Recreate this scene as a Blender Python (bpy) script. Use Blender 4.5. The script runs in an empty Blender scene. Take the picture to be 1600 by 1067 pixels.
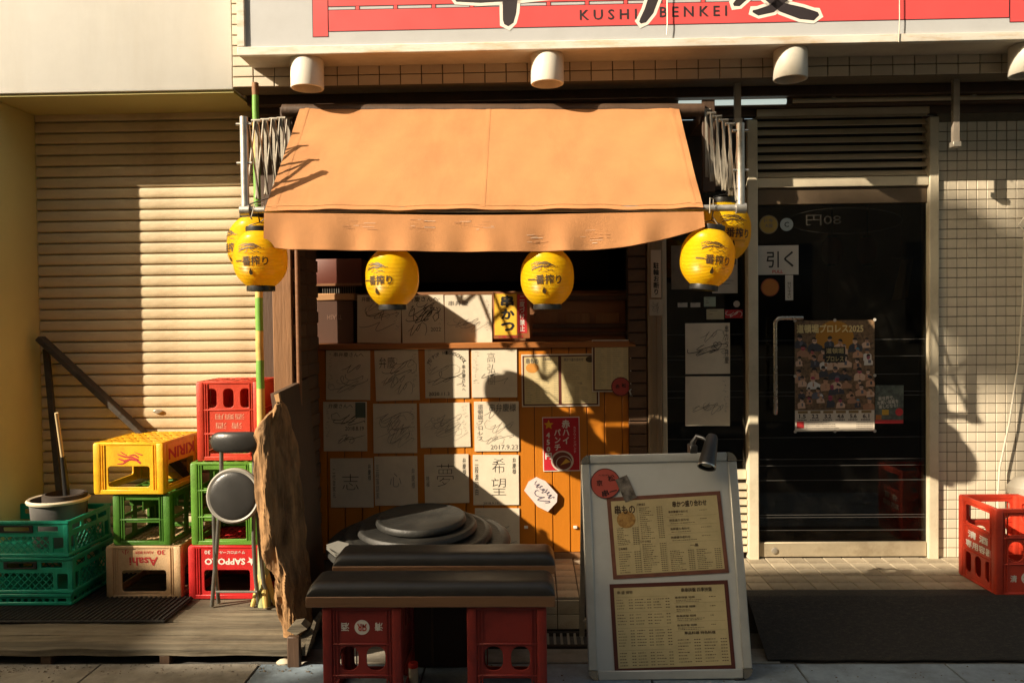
import bpy, bmesh, math, random
from mathutils import Vector, Matrix
rad = math.radians
scn = bpy.context.scene
C = scn.collection

# ---------------------------------------------------------------- camera
F_PX, CAM = 1252.0, Vector((0, -4.2, 1.24))
YAW, PITCH, ROLL = rad(1.46), rad(1.28), rad(0.64)
_f = Vector((-math.sin(YAW), math.cos(YAW), 0))
_r = Vector((math.cos(YAW), math.sin(YAW), 0))
_u = Vector((0, 0, 1))
FW = (_f * math.cos(PITCH) - _u * math.sin(PITCH)).normalized()
_u = _r.cross(FW)
RT = _r * math.cos(ROLL) - _u * math.sin(ROLL)
UP = _u * math.cos(ROLL) + _r * math.sin(ROLL)
cd = bpy.data.cameras.new('camera')
cd.sensor_width = 36
cd.lens = 36 * F_PX / 1600
cd.clip_start, cd.clip_end = 0.05, 500
cam = bpy.data.objects.new('camera', cd)
C.objects.link(cam)
m = Matrix((RT, UP, -FW)).transposed().to_4x4()
m.translation = CAM
cam.matrix_world = m
scn.camera = cam

# ---------------------------------------------------------------- world, sun, exposure
AZ, EL = rad(57.7), rad(30.2)          # sun to the left of the facade's normal
S = Vector((-math.sin(AZ) * math.cos(EL), -math.cos(AZ) * math.cos(EL), math.sin(EL)))
w = bpy.data.worlds.new('World')
scn.world = w
w.use_nodes = True
nt = w.node_tree
sky = nt.nodes.new('ShaderNodeTexSky')
sky.sky_type = 'NISHITA'
sky.sun_disc = False
sky.sun_elevation = EL
sky.sun_rotation = math.atan2(S.x, S.y)
sky.dust_density = 4.0
sky.ozone_density = 0.3
tint = nt.nodes.new('ShaderNodeMix')
tint.data_type = 'RGBA'
tint.blend_type = 'MULTIPLY'
tint.inputs[0].default_value = 1.0
tint.inputs[7].default_value = (1.0, 0.91, 0.70, 1)
nt.links.new(sky.outputs[0], tint.inputs[6])
nt.links.new(tint.outputs[2], nt.nodes['Background'].inputs[0])
nt.nodes['Background'].inputs[1].default_value = 0.092
sl = bpy.data.lights.new('sun', 'SUN')
sl.energy, sl.angle, sl.color = 5.0, rad(0.53), (1.0, 0.85, 0.65)
so = bpy.data.objects.new('sun', sl)
C.objects.link(so)
so.rotation_euler = S.to_track_quat('Z', 'Y').to_euler()
so.location = S * 20
vs = scn.view_settings
vs.view_transform, vs.look, vs.gamma, vs.exposure = 'Standard', 'None', 1.0, 0.96
scn.cycles.max_bounces = 8
scn.cycles.transparent_max_bounces = 12
scn.cycles.caustics_reflective = scn.cycles.caustics_refractive = False

# ---------------------------------------------------------------- pixel helpers
def ray(px, py):
    return FW * F_PX + RT * (px - 800) + UP * (533.5 - py)
def P(px, py, y):
    d = ray(px, py)
    return CAM + d * ((y - CAM.y) / d.y)
def G(px, py, z):
    d = ray(px, py)
    return CAM + d * ((z - CAM.z) / d.z)
def sc(y):
    return F_PX / (y - CAM.y)

# ---------------------------------------------------------------- materials
MATS = {}
def mat(name, col, rough=0.6, var=0.12, scale=6.0, bump=0.0, bscale=90.0, metal=0.0, spec=0.5,
        stretch=(1, 1, 1), col2=None, rnd=0.0, stain=0.0, sscale=2.5, trans=0.0, emit=0.0, coat=0.0, sstretch=(1, 1, 1), scol=(0.35, 0.28, 0.2)):
    if name in MATS:
        return MATS[name]
    m = bpy.data.materials.new(name)
    m.use_nodes = True
    n, l = m.node_tree.nodes, m.node_tree.links
    b = n['Principled BSDF']
    tc = n.new('ShaderNodeTexCoord')
    mp = n.new('ShaderNodeMapping')
    mp.inputs['Scale'].default_value = stretch
    l.new(tc.outputs['Object'], mp.inputs[0])
    nz = n.new('ShaderNodeTexNoise')
    nz.inputs['Scale'].default_value = scale
    nz.inputs['Detail'].default_value = 8
    nz.inputs['Roughness'].default_value = 0.65
    l.new(mp.outputs[0], nz.inputs[0])
    rp = n.new('ShaderNodeValToRGB')
    rp.color_ramp.elements[0].position = 0.3
    rp.color_ramp.elements[1].position = 0.72
    lo = [c * (1 - var) for c in col]
    hi = list(col2) if col2 else [min(1, c * (1 + var)) for c in col]
    rp.color_ramp.elements[0].color = lo + [1]
    rp.color_ramp.elements[1].color = hi + [1]
    l.new(nz.outputs[0], rp.inputs[0])
    out = rp.outputs[0]
    if stain:
        mp2 = n.new('ShaderNodeMapping')
        mp2.inputs['Scale'].default_value = sstretch
        l.new(tc.outputs['Object'], mp2.inputs[0])
        n2 = n.new('ShaderNodeTexNoise')
        n2.inputs['Scale'].default_value = sscale
        n2.inputs['Detail'].default_value = 10
        n2.inputs['Roughness'].default_value = 0.7
        l.new(mp2.outputs[0], n2.inputs[0])
        r2 = n.new('ShaderNodeValToRGB')
        r2.color_ramp.elements[0].position = 0.48
        r2.color_ramp.elements[1].position = 0.68
        r2.color_ramp.elements[0].color = (0, 0, 0, 1)
        r2.color_ramp.elements[1].color = (stain, stain, stain, 1)
        l.new(n2.outputs[0], r2.inputs[0])
        mx = n.new('ShaderNodeMix')
        mx.data_type = 'RGBA'
        mx.blend_type = 'MULTIPLY'
        l.new(r2.outputs[0], mx.inputs[0])
        l.new(out, mx.inputs[6])
        mx.inputs[7].default_value = list(scol) + [1]
        out = mx.outputs[2]
    if rnd:
        oi = n.new('ShaderNodeObjectInfo')
        mr = n.new('ShaderNodeMapRange')
        mr.inputs[3].default_value = 1 - rnd
        mr.inputs[4].default_value = 1 + rnd * 0.6
        l.new(oi.outputs['Random'], mr.inputs[0])
        hs = n.new('ShaderNodeHueSaturation')
        l.new(mr.outputs[0], hs.inputs['Value'])
        l.new(out, hs.inputs['Color'])
        out = hs.outputs[0]
    l.new(out, b.inputs['Base Color'])
    b.inputs['Roughness'].default_value = rough
    b.inputs['Metallic'].default_value = metal
    b.inputs['Specular IOR Level'].default_value = spec
    b.inputs['Coat Weight'].default_value = coat
    if rough > 0.15:
        rr = n.new('ShaderNodeMapRange')
        rr.inputs[3].default_value = max(0.05, rough - 0.12)
        rr.inputs[4].default_value = min(1, rough + 0.15)
        l.new(nz.outputs[0], rr.inputs[0])
        l.new(rr.outputs[0], b.inputs['Roughness'])
    if bump:
        n3 = n.new('ShaderNodeTexNoise')
        n3.inputs['Scale'].default_value = bscale
        n3.inputs['Detail'].default_value = 6
        l.new(mp.outputs[0], n3.inputs[0])
        bp = n.new('ShaderNodeBump')
        bp.inputs['Strength'].default_value = bump
        bp.inputs['Distance'].default_value = 0.01
        l.new(n3.outputs[0], bp.inputs['Height'])
        l.new(bp.outputs[0], b.inputs['Normal'])
    if trans:
        tr = n.new('ShaderNodeBsdfTranslucent')
        l.new(out, tr.inputs[0])
        ms = n.new('ShaderNodeMixShader')
        ms.inputs[0].default_value = trans
        l.new(b.outputs[0], ms.inputs[1])
        l.new(tr.outputs[0], ms.inputs[2])
        l.new(ms.outputs[0], n['Material Output'].inputs[0])
    if emit:
        l.new(out, b.inputs['Emission Color'])
        b.inputs['Emission Strength'].default_value = emit
    MATS[name] = m
    return m

def flat(name, col, rough=0.55):
    return mat('print_' + name, col, rough=rough, var=0.06, scale=25)

def glass_mat(name, tint):
    m = bpy.data.materials.new(name)
    m.use_nodes = True
    n, l = m.node_tree.nodes, m.node_tree.links
    n.remove(n['Principled BSDF'])
    t = n.new('ShaderNodeBsdfTransparent')
    t.inputs[0].default_value = (*tint, 1)
    g = n.new('ShaderNodeBsdfGlossy')
    g.inputs['Roughness'].default_value = 0.02
    fr = n.new('ShaderNodeFresnel')
    fr.inputs[0].default_value = 1.5
    ms = n.new('ShaderNodeMixShader')
    l.new(fr.outputs[0], ms.inputs[0])
    l.new(t.outputs[0], ms.inputs[1])
    l.new(g.outputs[0], ms.inputs[2])
    df = n.new('ShaderNodeBsdfDiffuse')
    df.inputs[0].default_value = (0.45, 0.40, 0.32, 1)
    tc = n.new('ShaderNodeTexCoord')
    nz = n.new('ShaderNodeTexNoise')
    nz.inputs['Scale'].default_value = 9
    nz.inputs['Detail'].default_value = 8
    l.new(tc.outputs['Object'], nz.inputs[0])
    mr = n.new('ShaderNodeMapRange')
    mr.inputs[1].default_value, mr.inputs[2].default_value, mr.inputs[3].default_value, mr.inputs[4].default_value = 0.42, 0.75, 0.001, 0.010
    l.new(nz.outputs[0], mr.inputs[0])
    m2 = n.new('ShaderNodeMixShader')
    l.new(mr.outputs[0], m2.inputs[0])
    l.new(ms.outputs[0], m2.inputs[1])
    l.new(df.outputs[0], m2.inputs[2])
    l.new(m2.outputs[0], n['Material Output'].inputs[0])
    return m

stucco = mat('stucco', (0.80, 0.785, 0.73), 0.9, 0.04, 5, bump=0.22, bscale=420, stain=0.16, sscale=2.2, sstretch=(2.5, 1, 0.35), scol=(0.72, 0.66, 0.56))
yellow_stucco = mat('yellow_stucco', (0.54, 0.49, 0.21), 0.9, 0.08, 3, bump=0.25, bscale=380, stain=0.2, sscale=1.5)
shutter_m = mat('shutter_paint', (0.62, 0.50, 0.31), 0.5, 0.07, 4, bump=0.15, bscale=120, stain=0.55, sscale=3.4, sstretch=(0.7, 1, 1.6), rnd=0.07, scol=(0.55, 0.45, 0.34))
tile_m = mat('cream_tile', (0.66, 0.58, 0.44), 0.45, 0.06, 9, rnd=0.09, stain=0.3, sscale=2)
tile_up = mat('upper_tile', (0.62, 0.54, 0.42), 0.45, 0.06, 9, rnd=0.10, stain=0.3, sscale=2)
grout_m = mat('grout', (0.15, 0.12, 0.08), 0.9, 0.15, 30, bump=0.3)
floor_tile_m = mat('floor_tile', (0.38, 0.32, 0.225), 0.7, 0.18, 12, rnd=0.20, bump=0.25, bscale=120, stain=0.85, sscale=3.2, scol=(0.25, 0.2, 0.15))
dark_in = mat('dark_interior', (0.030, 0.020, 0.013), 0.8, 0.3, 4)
dark_wood = mat('dark_wood', (0.07, 0.038, 0.02), 0.6, 0.35, 5, bump=0.2, stretch=(1, 1, 0.12))
brown_wood = mat('brown_wood', (0.20, 0.085, 0.032), 0.55, 0.25, 5, bump=0.2, stretch=(0.15, 1, 1), bscale=60)
post_wood = mat('post_wood', (0.23, 0.11, 0.043), 0.7, 0.3, 7, bump=0.3, stretch=(1, 1, 0.1), stain=0.5)
orange_board = mat('orange_board', (0.56, 0.185, 0.012), 0.42, 0.14, 5, bump=0.1, stretch=(1, 1, 0.08), rnd=0.07, stain=0.15)
paper_m = mat('card_paper', (0.72, 0.63, 0.48), 0.75, 0.06, 14, rnd=0.07, stain=0.15)
ink_m = flat('ink', (0.02, 0.018, 0.016))
grey_ink = flat('grey_ink', (0.16, 0.14, 0.12))
awning_m = mat('awning_canvas', (0.56, 0.258, 0.098), 0.85, 0.10, 4, bump=0.45, bscale=520, stain=0.42, sscale=2.6, trans=0.12, sstretch=(1.6, 0.5, 0.5), scol=(0.72, 0.66, 0.62))
steel = mat('galvanised_steel', (0.50, 0.48, 0.43), 0.42, 0.2, 25, metal=0.75, stain=0.35, sscale=18, scol=(0.6, 0.33, 0.16))
dull_steel = mat('dull_steel', (0.42, 0.38, 0.31), 0.45, 0.15, 30, metal=0.6)
alu = mat('aluminium_frame', (0.64, 0.64, 0.60), 0.42, 0.06, 20, metal=0.55)
beige_frame = mat('beige_frame', (0.50, 0.42, 0.29), 0.5, 0.08, 9, stain=0.25)
black_plastic = mat('black_plastic', (0.018, 0.017, 0.016), 0.35, 0.2, 20)
lantern_m = mat('lantern_skin', (0.95, 0.62, 0.008), 0.33, 0.05, 6, trans=0.45, spec=0.6)
white_lamp = mat('lamp_enamel', (0.74, 0.70, 0.60), 0.45, 0.05, 8, stain=0.2, sscale=9)
asphalt = mat('street_surface', (0.11, 0.105, 0.095), 0.85, 0.3, 40, bump=0.5, bscale=260, stain=0.5, sscale=3)
slab_m = mat('street_slab', (0.26, 0.235, 0.19), 0.8, 0.2, 22, bump=0.3, bscale=200, stain=0.6, sscale=4, rnd=0.1)
blue_slab = mat('blue_grey_slab', (0.22, 0.28, 0.33), 0.65, 0.2, 30, bump=0.25, bscale=220, stain=0.55, sscale=5, rnd=0.08)
rubber = mat('rubber_mat', (0.024, 0.022, 0.019), 0.8, 0.6, 160, bump=1.0, bscale=420, stain=0.6, sscale=45, scol=(3.0, 2.7, 2.2), sstretch=(1, 2.5, 1))
plank_m = mat('weathered_plank', (0.135, 0.112, 0.075), 0.85, 0.6, 16, bump=0.9, bscale=60, stretch=(0.06, 1, 1), rnd=0.2, stain=0.6, sscale=3)
cushion = mat('black_vinyl', (0.022, 0.020, 0.018), 0.36, 0.2, 15, bump=0.12, bscale=260)
bench_wood = mat('bench_wood', (0.25, 0.125, 0.058), 0.5, 0.2, 6, bump=0.15, stretch=(0.1, 1, 1))
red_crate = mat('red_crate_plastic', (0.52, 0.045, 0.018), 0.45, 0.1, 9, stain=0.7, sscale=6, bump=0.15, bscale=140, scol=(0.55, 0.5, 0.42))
deep_red = mat('deep_red_plastic', (0.55, 0.022, 0.022), 0.42, 0.08, 9, stain=0.7, sscale=6, bump=0.15, bscale=140, scol=(0.55, 0.5, 0.42))
yellow_crate = mat('yellow_crate_plastic', (0.80, 0.43, 0.012), 0.42, 0.06, 9, stain=0.7, sscale=7, bump=0.15, bscale=140, scol=(0.55, 0.5, 0.42))
beige_crate = mat('beige_crate_plastic', (0.60, 0.40, 0.22), 0.5, 0.1, 9, stain=0.7, sscale=9, bump=0.15, bscale=140, scol=(0.55, 0.5, 0.42))
green_crate = mat('green_crate_plastic', (0.05, 0.155, 0.014), 0.42, 0.12, 9, stain=0.7, sscale=7, bump=0.15, bscale=140, scol=(0.55, 0.5, 0.42))
light_green = mat('light_green_plastic', (0.115, 0.28, 0.032), 0.42, 0.1, 9, stain=0.7, sscale=7, bump=0.15, bscale=140, scol=(0.55, 0.5, 0.42))
teal_crate = mat('teal_crate_plastic', (0.006, 0.30, 0.19), 0.4, 0.1, 9, stain=0.7, sscale=7, bump=0.15, bscale=140, scol=(0.55, 0.5, 0.42))
white_print = flat('white', (0.75, 0.70, 0.62))
red_print = flat('red', (0.45, 0.03, 0.03))
stone_disc = mat('dark_disc', (0.024, 0.023, 0.020), 0.55, 0.3, 8, bump=0.25, bscale=60, stain=0.4, sscale=7, scol=(1.9, 1.75, 1.5))
white_frame = mat('white_door_frame', (0.66, 0.58, 0.42), 0.45, 0.06, 9, stain=0.3, sscale=4)

# ---------------------------------------------------------------- mesh builder
class MB:
    def __init__(s):
        s.v, s.f, s.mi, s.cur = [], [], [], 0
    def add(s, verts, faces, M=None):
        o = len(s.v)
        s.v += [tuple(M @ Vector(p)) if M else tuple(p) for p in verts]
        s.f += [[i + o for i in f] for f in faces]
        s.mi += [s.cur] * len(faces)
        return s
    def box(s, x0, x1, y0, y1, z0, z1, b=0.0, M=None):
        if b <= 0:
            v = [(x, y, z) for z in (z0, z1) for y in (y0, y1) for x in (x0, x1)]
            f = [(0, 2, 3, 1), (4, 5, 7, 6), (0, 1, 5, 4), (2, 6, 7, 3), (0, 4, 6, 2), (1, 3, 7, 5)]
            return s.add(v, f, M)
        bm = bmesh.new()
        bmesh.ops.create_cube(bm, size=1)
        for q in bm.verts:
            q.co = Vector(((x0 + x1) / 2 + q.co.x * (x1 - x0), (y0 + y1) / 2 + q.co.y * (y1 - y0), (z0 + z1) / 2 + q.co.z * (z1 - z0)))
        b = min(b, 0.45 * min(abs(x1 - x0), abs(y1 - y0), abs(z1 - z0)))
        bmesh.ops.bevel(bm, geom=bm.edges[:], offset=b, segments=2 if b > 0.004 else 1, affect='EDGES', profile=0.5)
        s.bm(bm, M)
        return s
    def bm(s, bm, M=None):
        bm.verts.index_update()
        s.add([q.co.copy() for q in bm.verts], [[q.index for q in f.verts] for f in bm.faces], M)
        bm.free()
    def tube(s, pts, r, n=8, cap=True, M=None):
        pts = [Vector(p) for p in pts]
        rs = r if isinstance(r, (list, tuple)) else [r] * len(pts)
        v, f = [], []
        t0 = (pts[1] - pts[0]).normalized()
        a = Vector((0, 0, 1)) if abs(t0.z) < 0.9 else Vector((1, 0, 0))
        nx = t0.cross(a).normalized()
        for i, p in enumerate(pts):
            if i == 0: t = pts[1] - p
            elif i == len(pts) - 1: t = p - pts[i - 1]
            else: t = (pts[i + 1] - p).normalized() + (p - pts[i - 1]).normalized()
            t.normalize()
            nx = (nx - t * nx.dot(t)).normalized()
            ny = t.cross(nx)
            for k in range(n):
                a = 2 * math.pi * k / n
                v.append(p + nx * math.cos(a) * rs[i] + ny * math.sin(a) * rs[i])
        for i in range(len(pts) - 1):
            for k in range(n):
                f.append((i * n + k, i * n + (k + 1) % n, (i + 1) * n + (k + 1) % n, (i + 1) * n + k))
        if cap:
            f.append(tuple(reversed(range(n))))
            f.append(tuple(range((len(pts) - 1) * n, len(pts) * n)))
        return s.add(v, f, M)
    def lathe(s, prof, n=32, M=None, cap=True):
        v, f = [], []
        for r, z in prof:
            for k in range(n):
                a = 2 * math.pi * k / n
                v.append((r * math.cos(a), r * math.sin(a), z))
        for i in range(len(prof) - 1):
            for k in range(n):
                f.append((i * n + k, i * n + (k + 1) % n, (i + 1) * n + (k + 1) % n, (i + 1) * n + k))
        if cap:
            f.append(tuple(reversed(range(n))))
            f.append(tuple(range((len(prof) - 1) * n, len(prof) * n)))
        return s.add(v, f, M)
    def bar(s, p, q, wd, th, b=0.0, up=(0, 0, 1)):
        p, q = Vector(p), Vector(q)
        d = q - p
        z = d.normalized()
        x = z.cross(Vector(up))
        if x.length < 1e-4: x = z.cross(Vector((1, 0, 0)))
        x.normalize()
        y = z.cross(x)
        M = Matrix((x, y, z)).transposed().to_4x4()
        M.translation = p
        return s.box(-wd / 2, wd / 2, -th / 2, th / 2, 0, d.length, b, M)
    def poly(s, pts, M=None):
        return s.add(pts, [tuple(range(len(pts)))], M)
    def prism(s, pts, d):
        d = Vector(d)
        n = len(pts)
        a = [Vector(p) for p in pts]
        v = a + [p + d for p in a]
        f = [tuple(range(n)), tuple(reversed(range(n, 2 * n)))]
        f += [(i, n + i, n + (i + 1) % n, (i + 1) % n) for i in range(n)]
        return s.add(v, f)
    def mesh(s, name, mats):
        me = bpy.data.meshes.new(name)
        me.from_pydata(s.v, [], s.f)
        for q in (mats if isinstance(mats, (list, tuple)) else [mats]):
            me.materials.append(q)
        if any(s.mi):
            me.polygons.foreach_set('material_index', s.mi)
        me.polygons.foreach_set('use_smooth', [True] * len(me.polygons))
        me.set_sharp_from_angle(angle=rad(38))
        me.update()
        return me
    def fixn(s):
        bm = bmesh.new()
        vs_ = [bm.verts.new(p) for p in s.v]
        for f in s.f:
            try: bm.faces.new([vs_[i] for i in f])
            except ValueError: pass
        bmesh.ops.recalc_face_normals(bm, faces=bm.faces[:])
        bm.verts.index_update()
        s.v = [tuple(q.co) for q in bm.verts]
        s.f = [[q.index for q in f.verts] for f in bm.faces]
        s.mi = [0] * len(s.f)
        bm.free()
        return s

def tag(o, label=None, cat=None, group=None, kind=None):
    if label: o['label'] = label
    if cat: o['category'] = cat
    if group: o['group'] = group
    if kind: o['kind'] = kind
    return o
def thing(name, label, cat, loc=(0, 0, 0), group=None, rot=None):
    o = bpy.data.objects.new(name, None)
    o.empty_display_size = 0.1
    C.objects.link(o)
    o.location = loc
    if rot: o.rotation_euler = rot
    return tag(o, label, cat, group)
def link(name, me, parent=None, local=False, loc=None):
    o = bpy.data.objects.new(name, me)
    C.objects.link(o)
    if parent:
        o.parent = parent
        if not local:
            o.matrix_parent_inverse = Matrix.Translation(-(parent_loc(parent)))
    if loc is not None: o.location = loc
    return o
def parent_loc(p):
    v = Vector(p.location)
    q = p
    while q.parent:
        q = q.parent
    return Vector(q.location) if q is not p else v
def part(name, mb, mt, parent=None, local=False):
    return link(name, mb.mesh(name, mt), parent, local)
def sub(name, mb, mt, parent):
    """a sub-part: the parent part sits at the world origin of its own mesh"""
    o = link(name, mb.mesh(name, mt))
    o.parent = parent
    return o
def struct(name, mb, mt):
    return tag(link(name, mb.mesh(name, mt)), kind='structure')
def copy_tree(o, parent=None):
    c = o.copy()
    C.objects.link(c)
    c.parent = parent
    for ch in o.children:
        copy_tree(ch, c)
    return c
def instances(name, me, parent, locs, scales=None):
    out = []
    for i, p in enumerate(locs):
        o = bpy.data.objects.new(name, me)
        C.objects.link(o)
        o.parent = parent
        o.location = p
        if scales: o.scale = scales[i]
        out.append(o)
    return out

# ---------------------------------------------------------------- text and flat print
_tc = {}
def text2d(body, bold=0.0, line=1.0):
    key = (body, bold, line)
    if key in _tc: return _tc[key]
    c = bpy.data.curves.new('t', 'FONT')
    c.body = body
    c.resolution_u = 2
    fake = bold > 0 and not body.replace('\n', '').isascii()
    c.offset = 0.0 if fake else bold
    c.space_line = line
    c.align_x = 'CENTER'
    o = bpy.data.objects.new('t', c)
    C.objects.link(o)
    me = o.to_mesh()
    v = [(q.co.x, q.co.y) for q in me.vertices]
    f = [list(p.vertices) for p in me.polygons]
    o.to_mesh_clear()
    bpy.data.objects.remove(o)
    bpy.data.curves.remove(c)
    if fake:                    # thicker strokes as shifted copies, a hair apart in depth
        n = len(v)
        sh_ = [(0, 0), (bold, bold * 0.3), (-bold, -bold * 0.3), (bold * 0.3, -bold), (-bold * 0.3, bold)]
        f = [[i + n * k for i in q] for k in range(5) for q in f]
        v = [(p[0] + dx, p[1] + dy, 0.00006 * k) for k, (dx, dy) in enumerate(sh_) for p in v]
    else:
        v = [(p[0], p[1], 0.0) for p in v]
    x0, x1 = min(p[0] for p in v), max(p[0] for p in v)
    y0, y1 = min(p[1] for p in v), max(p[1] for p in v)
    v = [((p[0] - x0) / max(x1 - x0, 1e-6), (p[1] - y0) / max(y1 - y0, 1e-6), p[2]) for p in v]
    _tc[key] = (v, f, (x1 - x0) / max(y1 - y0, 1e-6))
    return _tc[key]
def vert(s):
    return '\n'.join(s)

class Sheet:
    """a flat sheet: centre O, right U, up V, size w x h; prints lie in unit coordinates 0..1"""
    def __init__(s, O, U, V, wd, ht):
        s.O, s.U, s.V, s.w, s.h = Vector(O), Vector(U).normalized(), Vector(V).normalized(), wd, ht
        s.N = s.U.cross(s.V).normalized()
    def pt(s, u, v, e=0.0):
        return s.O + s.U * ((u - 0.5) * s.w) + s.V * ((v - 0.5) * s.h) + s.N * e
    def slab(s, t=0.002, b=0.0):
        mb = MB()
        M = Matrix((s.U, s.V, s.N)).transposed().to_4x4()
        M.translation = s.O
        mb.box(-s.w / 2, s.w / 2, -s.h / 2, s.h / 2, 0, t, b, M)
        return mb
    def rect(s, mb, u0, v0, u1, v1, e):
        return mb.poly([s.pt(u0, v0, e), s.pt(u1, v0, e), s.pt(u1, v1, e), s.pt(u0, v1, e)])
    def disc(s, mb, cu, cv, r, e, n=24, a0=0, a1=2 * math.pi, sx=1.0):
        ps = [s.pt(cu + r * sx * math.cos(a0 + (a1 - a0) * k / n) / s.w, cv + r * math.sin(a0 + (a1 - a0) * k / n) / s.h, e) for k in range(n)]
        return mb.poly(ps)
    def ring(s, mb, cu, cv, r, t, e, n=28, sx=1.0):
        for k in range(n):
            a, b = 2 * math.pi * k / n, 2 * math.pi * (k + 1) / n
            q = [(r, a), (r, b), (r - t, b), (r - t, a)]
            mb.poly([s.pt(cu + rr * sx * math.cos(t_) / s.w, cv + rr * math.sin(t_) / s.h, e) for rr, t_ in reversed(q)])
    def text(s, mb, body, u0, v0, u1, v1, e, bold=0.0, line=1.0, rot=0.0, mir=False):
        v, f, _ = text2d(body, bold, line)
        cu, cv = (u0 + u1) / 2, (v0 + v1) / 2
        ps = []
        for a, b, d in v:
            if mir: a = 1 - a
            x, y = (a - 0.5) * (u1 - u0) * s.w, (b - 0.5) * (v1 - v0) * s.h
            x, y = x * math.cos(rot) - y * math.sin(rot), x * math.sin(rot) + y * math.cos(rot)
            ps.append(s.pt(cu + x / s.w, cv + y / s.h, e + d))
        mb.add(ps, f)
    def line(s, mb, pts, t, e):
        """an ink line through unit points, width t metres, thinner at its ends"""
        q = [Vector(((u - 0.5) * s.w, (v - 0.5) * s.h)) for u, v in pts]
        n = len(q)
        vs_, fs = [], []
        for i in range(n):
            d = (q[min(i + 1, n - 1)] - q[max(i - 1, 0)])
            if d.length < 1e-7: d = Vector((1, 0))
            d.normalize()
            k = t * (0.55 if i in (0, n - 1) else 1.0) / 2
            nn = Vector((-d.y, d.x)) * k
            for z in (q[i] + nn, q[i] - nn):
                vs_.append(s.O + s.U * z.x + s.V * z.y + s.N * e)
        for i in range(n - 1):
            fs.append((2 * i, 2 * i + 1, 2 * i + 3, 2 * i + 2))
        mb.add(vs_, fs)

def wall_sheet(x0, y0, x1, y1, y, rot=0.0):
    c = P((x0 + x1) / 2, (y0 + y1) / 2, y)
    k = sc(y)
    return Sheet(c, (math.cos(rot), 0, math.sin(rot)), (-math.sin(rot), 0, math.cos(rot)), (x1 - x0) / k, (y1 - y0) / k)

def curve_pts(rng, u, v, du, dv, n=10, loops=1.5):
    """a looping pen stroke"""
    ph = rng.random() * 6.28
    out = []
    for i in range(n * 2):
        t = i / (n * 2 - 1)
        a = ph + t * loops * 6.28
        out.append((u + du * (t - 0.5) * 1.2 + du * 0.28 * math.cos(a), v + dv * 0.5 * math.sin(a * 1.15) + dv * 0.25 * math.sin(a * 0.5)))
    return out

def autograph(name, label, px, y, seed, kanji=(), faint=False, rot=0.0, strokes=5, group=None, size_t=0.004):
    rng = random.Random(seed)
    sh = wall_sheet(*px, y, rot + rng.uniform(-0.012, 0.012))
    t = thing(name, label, 'autograph card', sh.pt(0.5, 0), group)
    part('card', sh.slab(0.0032, 0.0008), paper_m, t)
    e = 0.0042
    mb = MB()
    for k in range(strokes):
        u, v = 0.5 + rng.uniform(-0.16, 0.16), 0.5 + rng.uniform(-0.28, 0.28)
        sh.line(mb, [(min(0.95, max(0.05, a)), min(0.95, max(0.05, b))) for a, b in curve_pts(rng, u, v, rng.uniform(0.25, 0.6), rng.uniform(0.06, 0.22), 9, rng.uniform(1.0, 3.2))], size_t * rng.uniform(0.3, 0.62), e)
    if strokes:
        ru = rng.choice([0.1, 0.9])
        for k in range(9):
            vv = 0.9 - k * 0.075
            for j in range(3):
                a = (ru + rng.uniform(-0.035, 0.035), vv + rng.uniform(-0.03, 0.03))
                sh.line(mb, [a, (a[0] + rng.uniform(-0.05, 0.05), a[1] + rng.uniform(-0.03, 0.03))], 0.0018, e)
    for body, u0, v0, u1, v1, bold in kanji:
        sh.text(mb, body, u0, v0, u1, v1, e, bold)
    tag(part('handwriting', mb, grey_ink if faint else ink_m, t), kind='stuff')
    return t

# ---------------------------------------------------------------- setting: street, floor, opposite side
ROAD = -0.15
mb = MB(); mb.box(-30, 30, -30, 3, ROAD - 0.3, ROAD - 0.012)
struct('street', mb, asphalt)
# joined paving slabs along the shop front
pav = MB(); pav.box(-6, 6, -2.6, -0.93, ROAD - 0.015, ROAD - 0.011)
pavement = struct('pavement', pav, asphalt)
rng = random.Random(3)
def slab_mesh(nm, x0, x1, y0, y1, mt, parent):
    mb = MB()
    g = 0.004
    mb.box(x0 + g, x1 - g, y0 + g, y1 - g, ROAD - 0.01, ROAD + rng.uniform(-0.001, 0.001), 0.002)
    sub(nm, mb, mt, parent)
bx = G(388, 1060, ROAD).x
xs = [-4.2, -3.6, -3.0, -2.4, -1.8, bx]
for i in range(len(xs) - 1):
    for r in range(3):
        slab_mesh('slab', xs[i], xs[i + 1], -0.95 - 0.45 * (r + 1), -0.95 - 0.45 * r, slab_m, pavement)
xs = [bx, -0.45, 0.45, 1.05, 1.65, 2.25, 2.85, 3.5]
for i in range(len(xs) - 1):
    for r in range(3):
        slab_mesh('slab', xs[i], xs[i + 1], -0.95 - 0.45 * (r + 1), -0.95 - 0.45 * r, blue_slab, pavement)

# raised tiled step in front of the door
step = MB(); step.box(-1.15, 3.4, -0.606, 0.02, ROAD - 0.01, -0.006)
entrance = struct('entrance_step', step, mat('floor_grout', (0.075, 0.06, 0.042), 0.9, 0.2, 30))
def tile_me(wd, ht, mt, t=0.008, ch=0.0022):
    mb = MB()
    a, b = wd / 2, ht / 2
    v = [(-a, 0, -b), (a, 0, -b), (a, 0, b), (-a, 0, b), (-a, -t + ch, -b), (a, -t + ch, -b), (a, -t + ch, b), (-a, -t + ch, b),
         (-a + ch, -t, -b + ch), (a - ch, -t, -b + ch), (a - ch, -t, b - ch), (-a + ch, -t, b - ch)]
    f = []
    for o in (0, 4):
        for i in range(4):
            f.append((o + i, o + (i + 1) % 4, o + 4 + (i + 1) % 4, o + 4 + i))
    f.append((8, 9, 10, 11))
    mb.add(v, f)
    return mb.mesh('tile', mt)
ft = tile_me(0.0945, 0.094, floor_tile_m)
floor_locs = []
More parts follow.
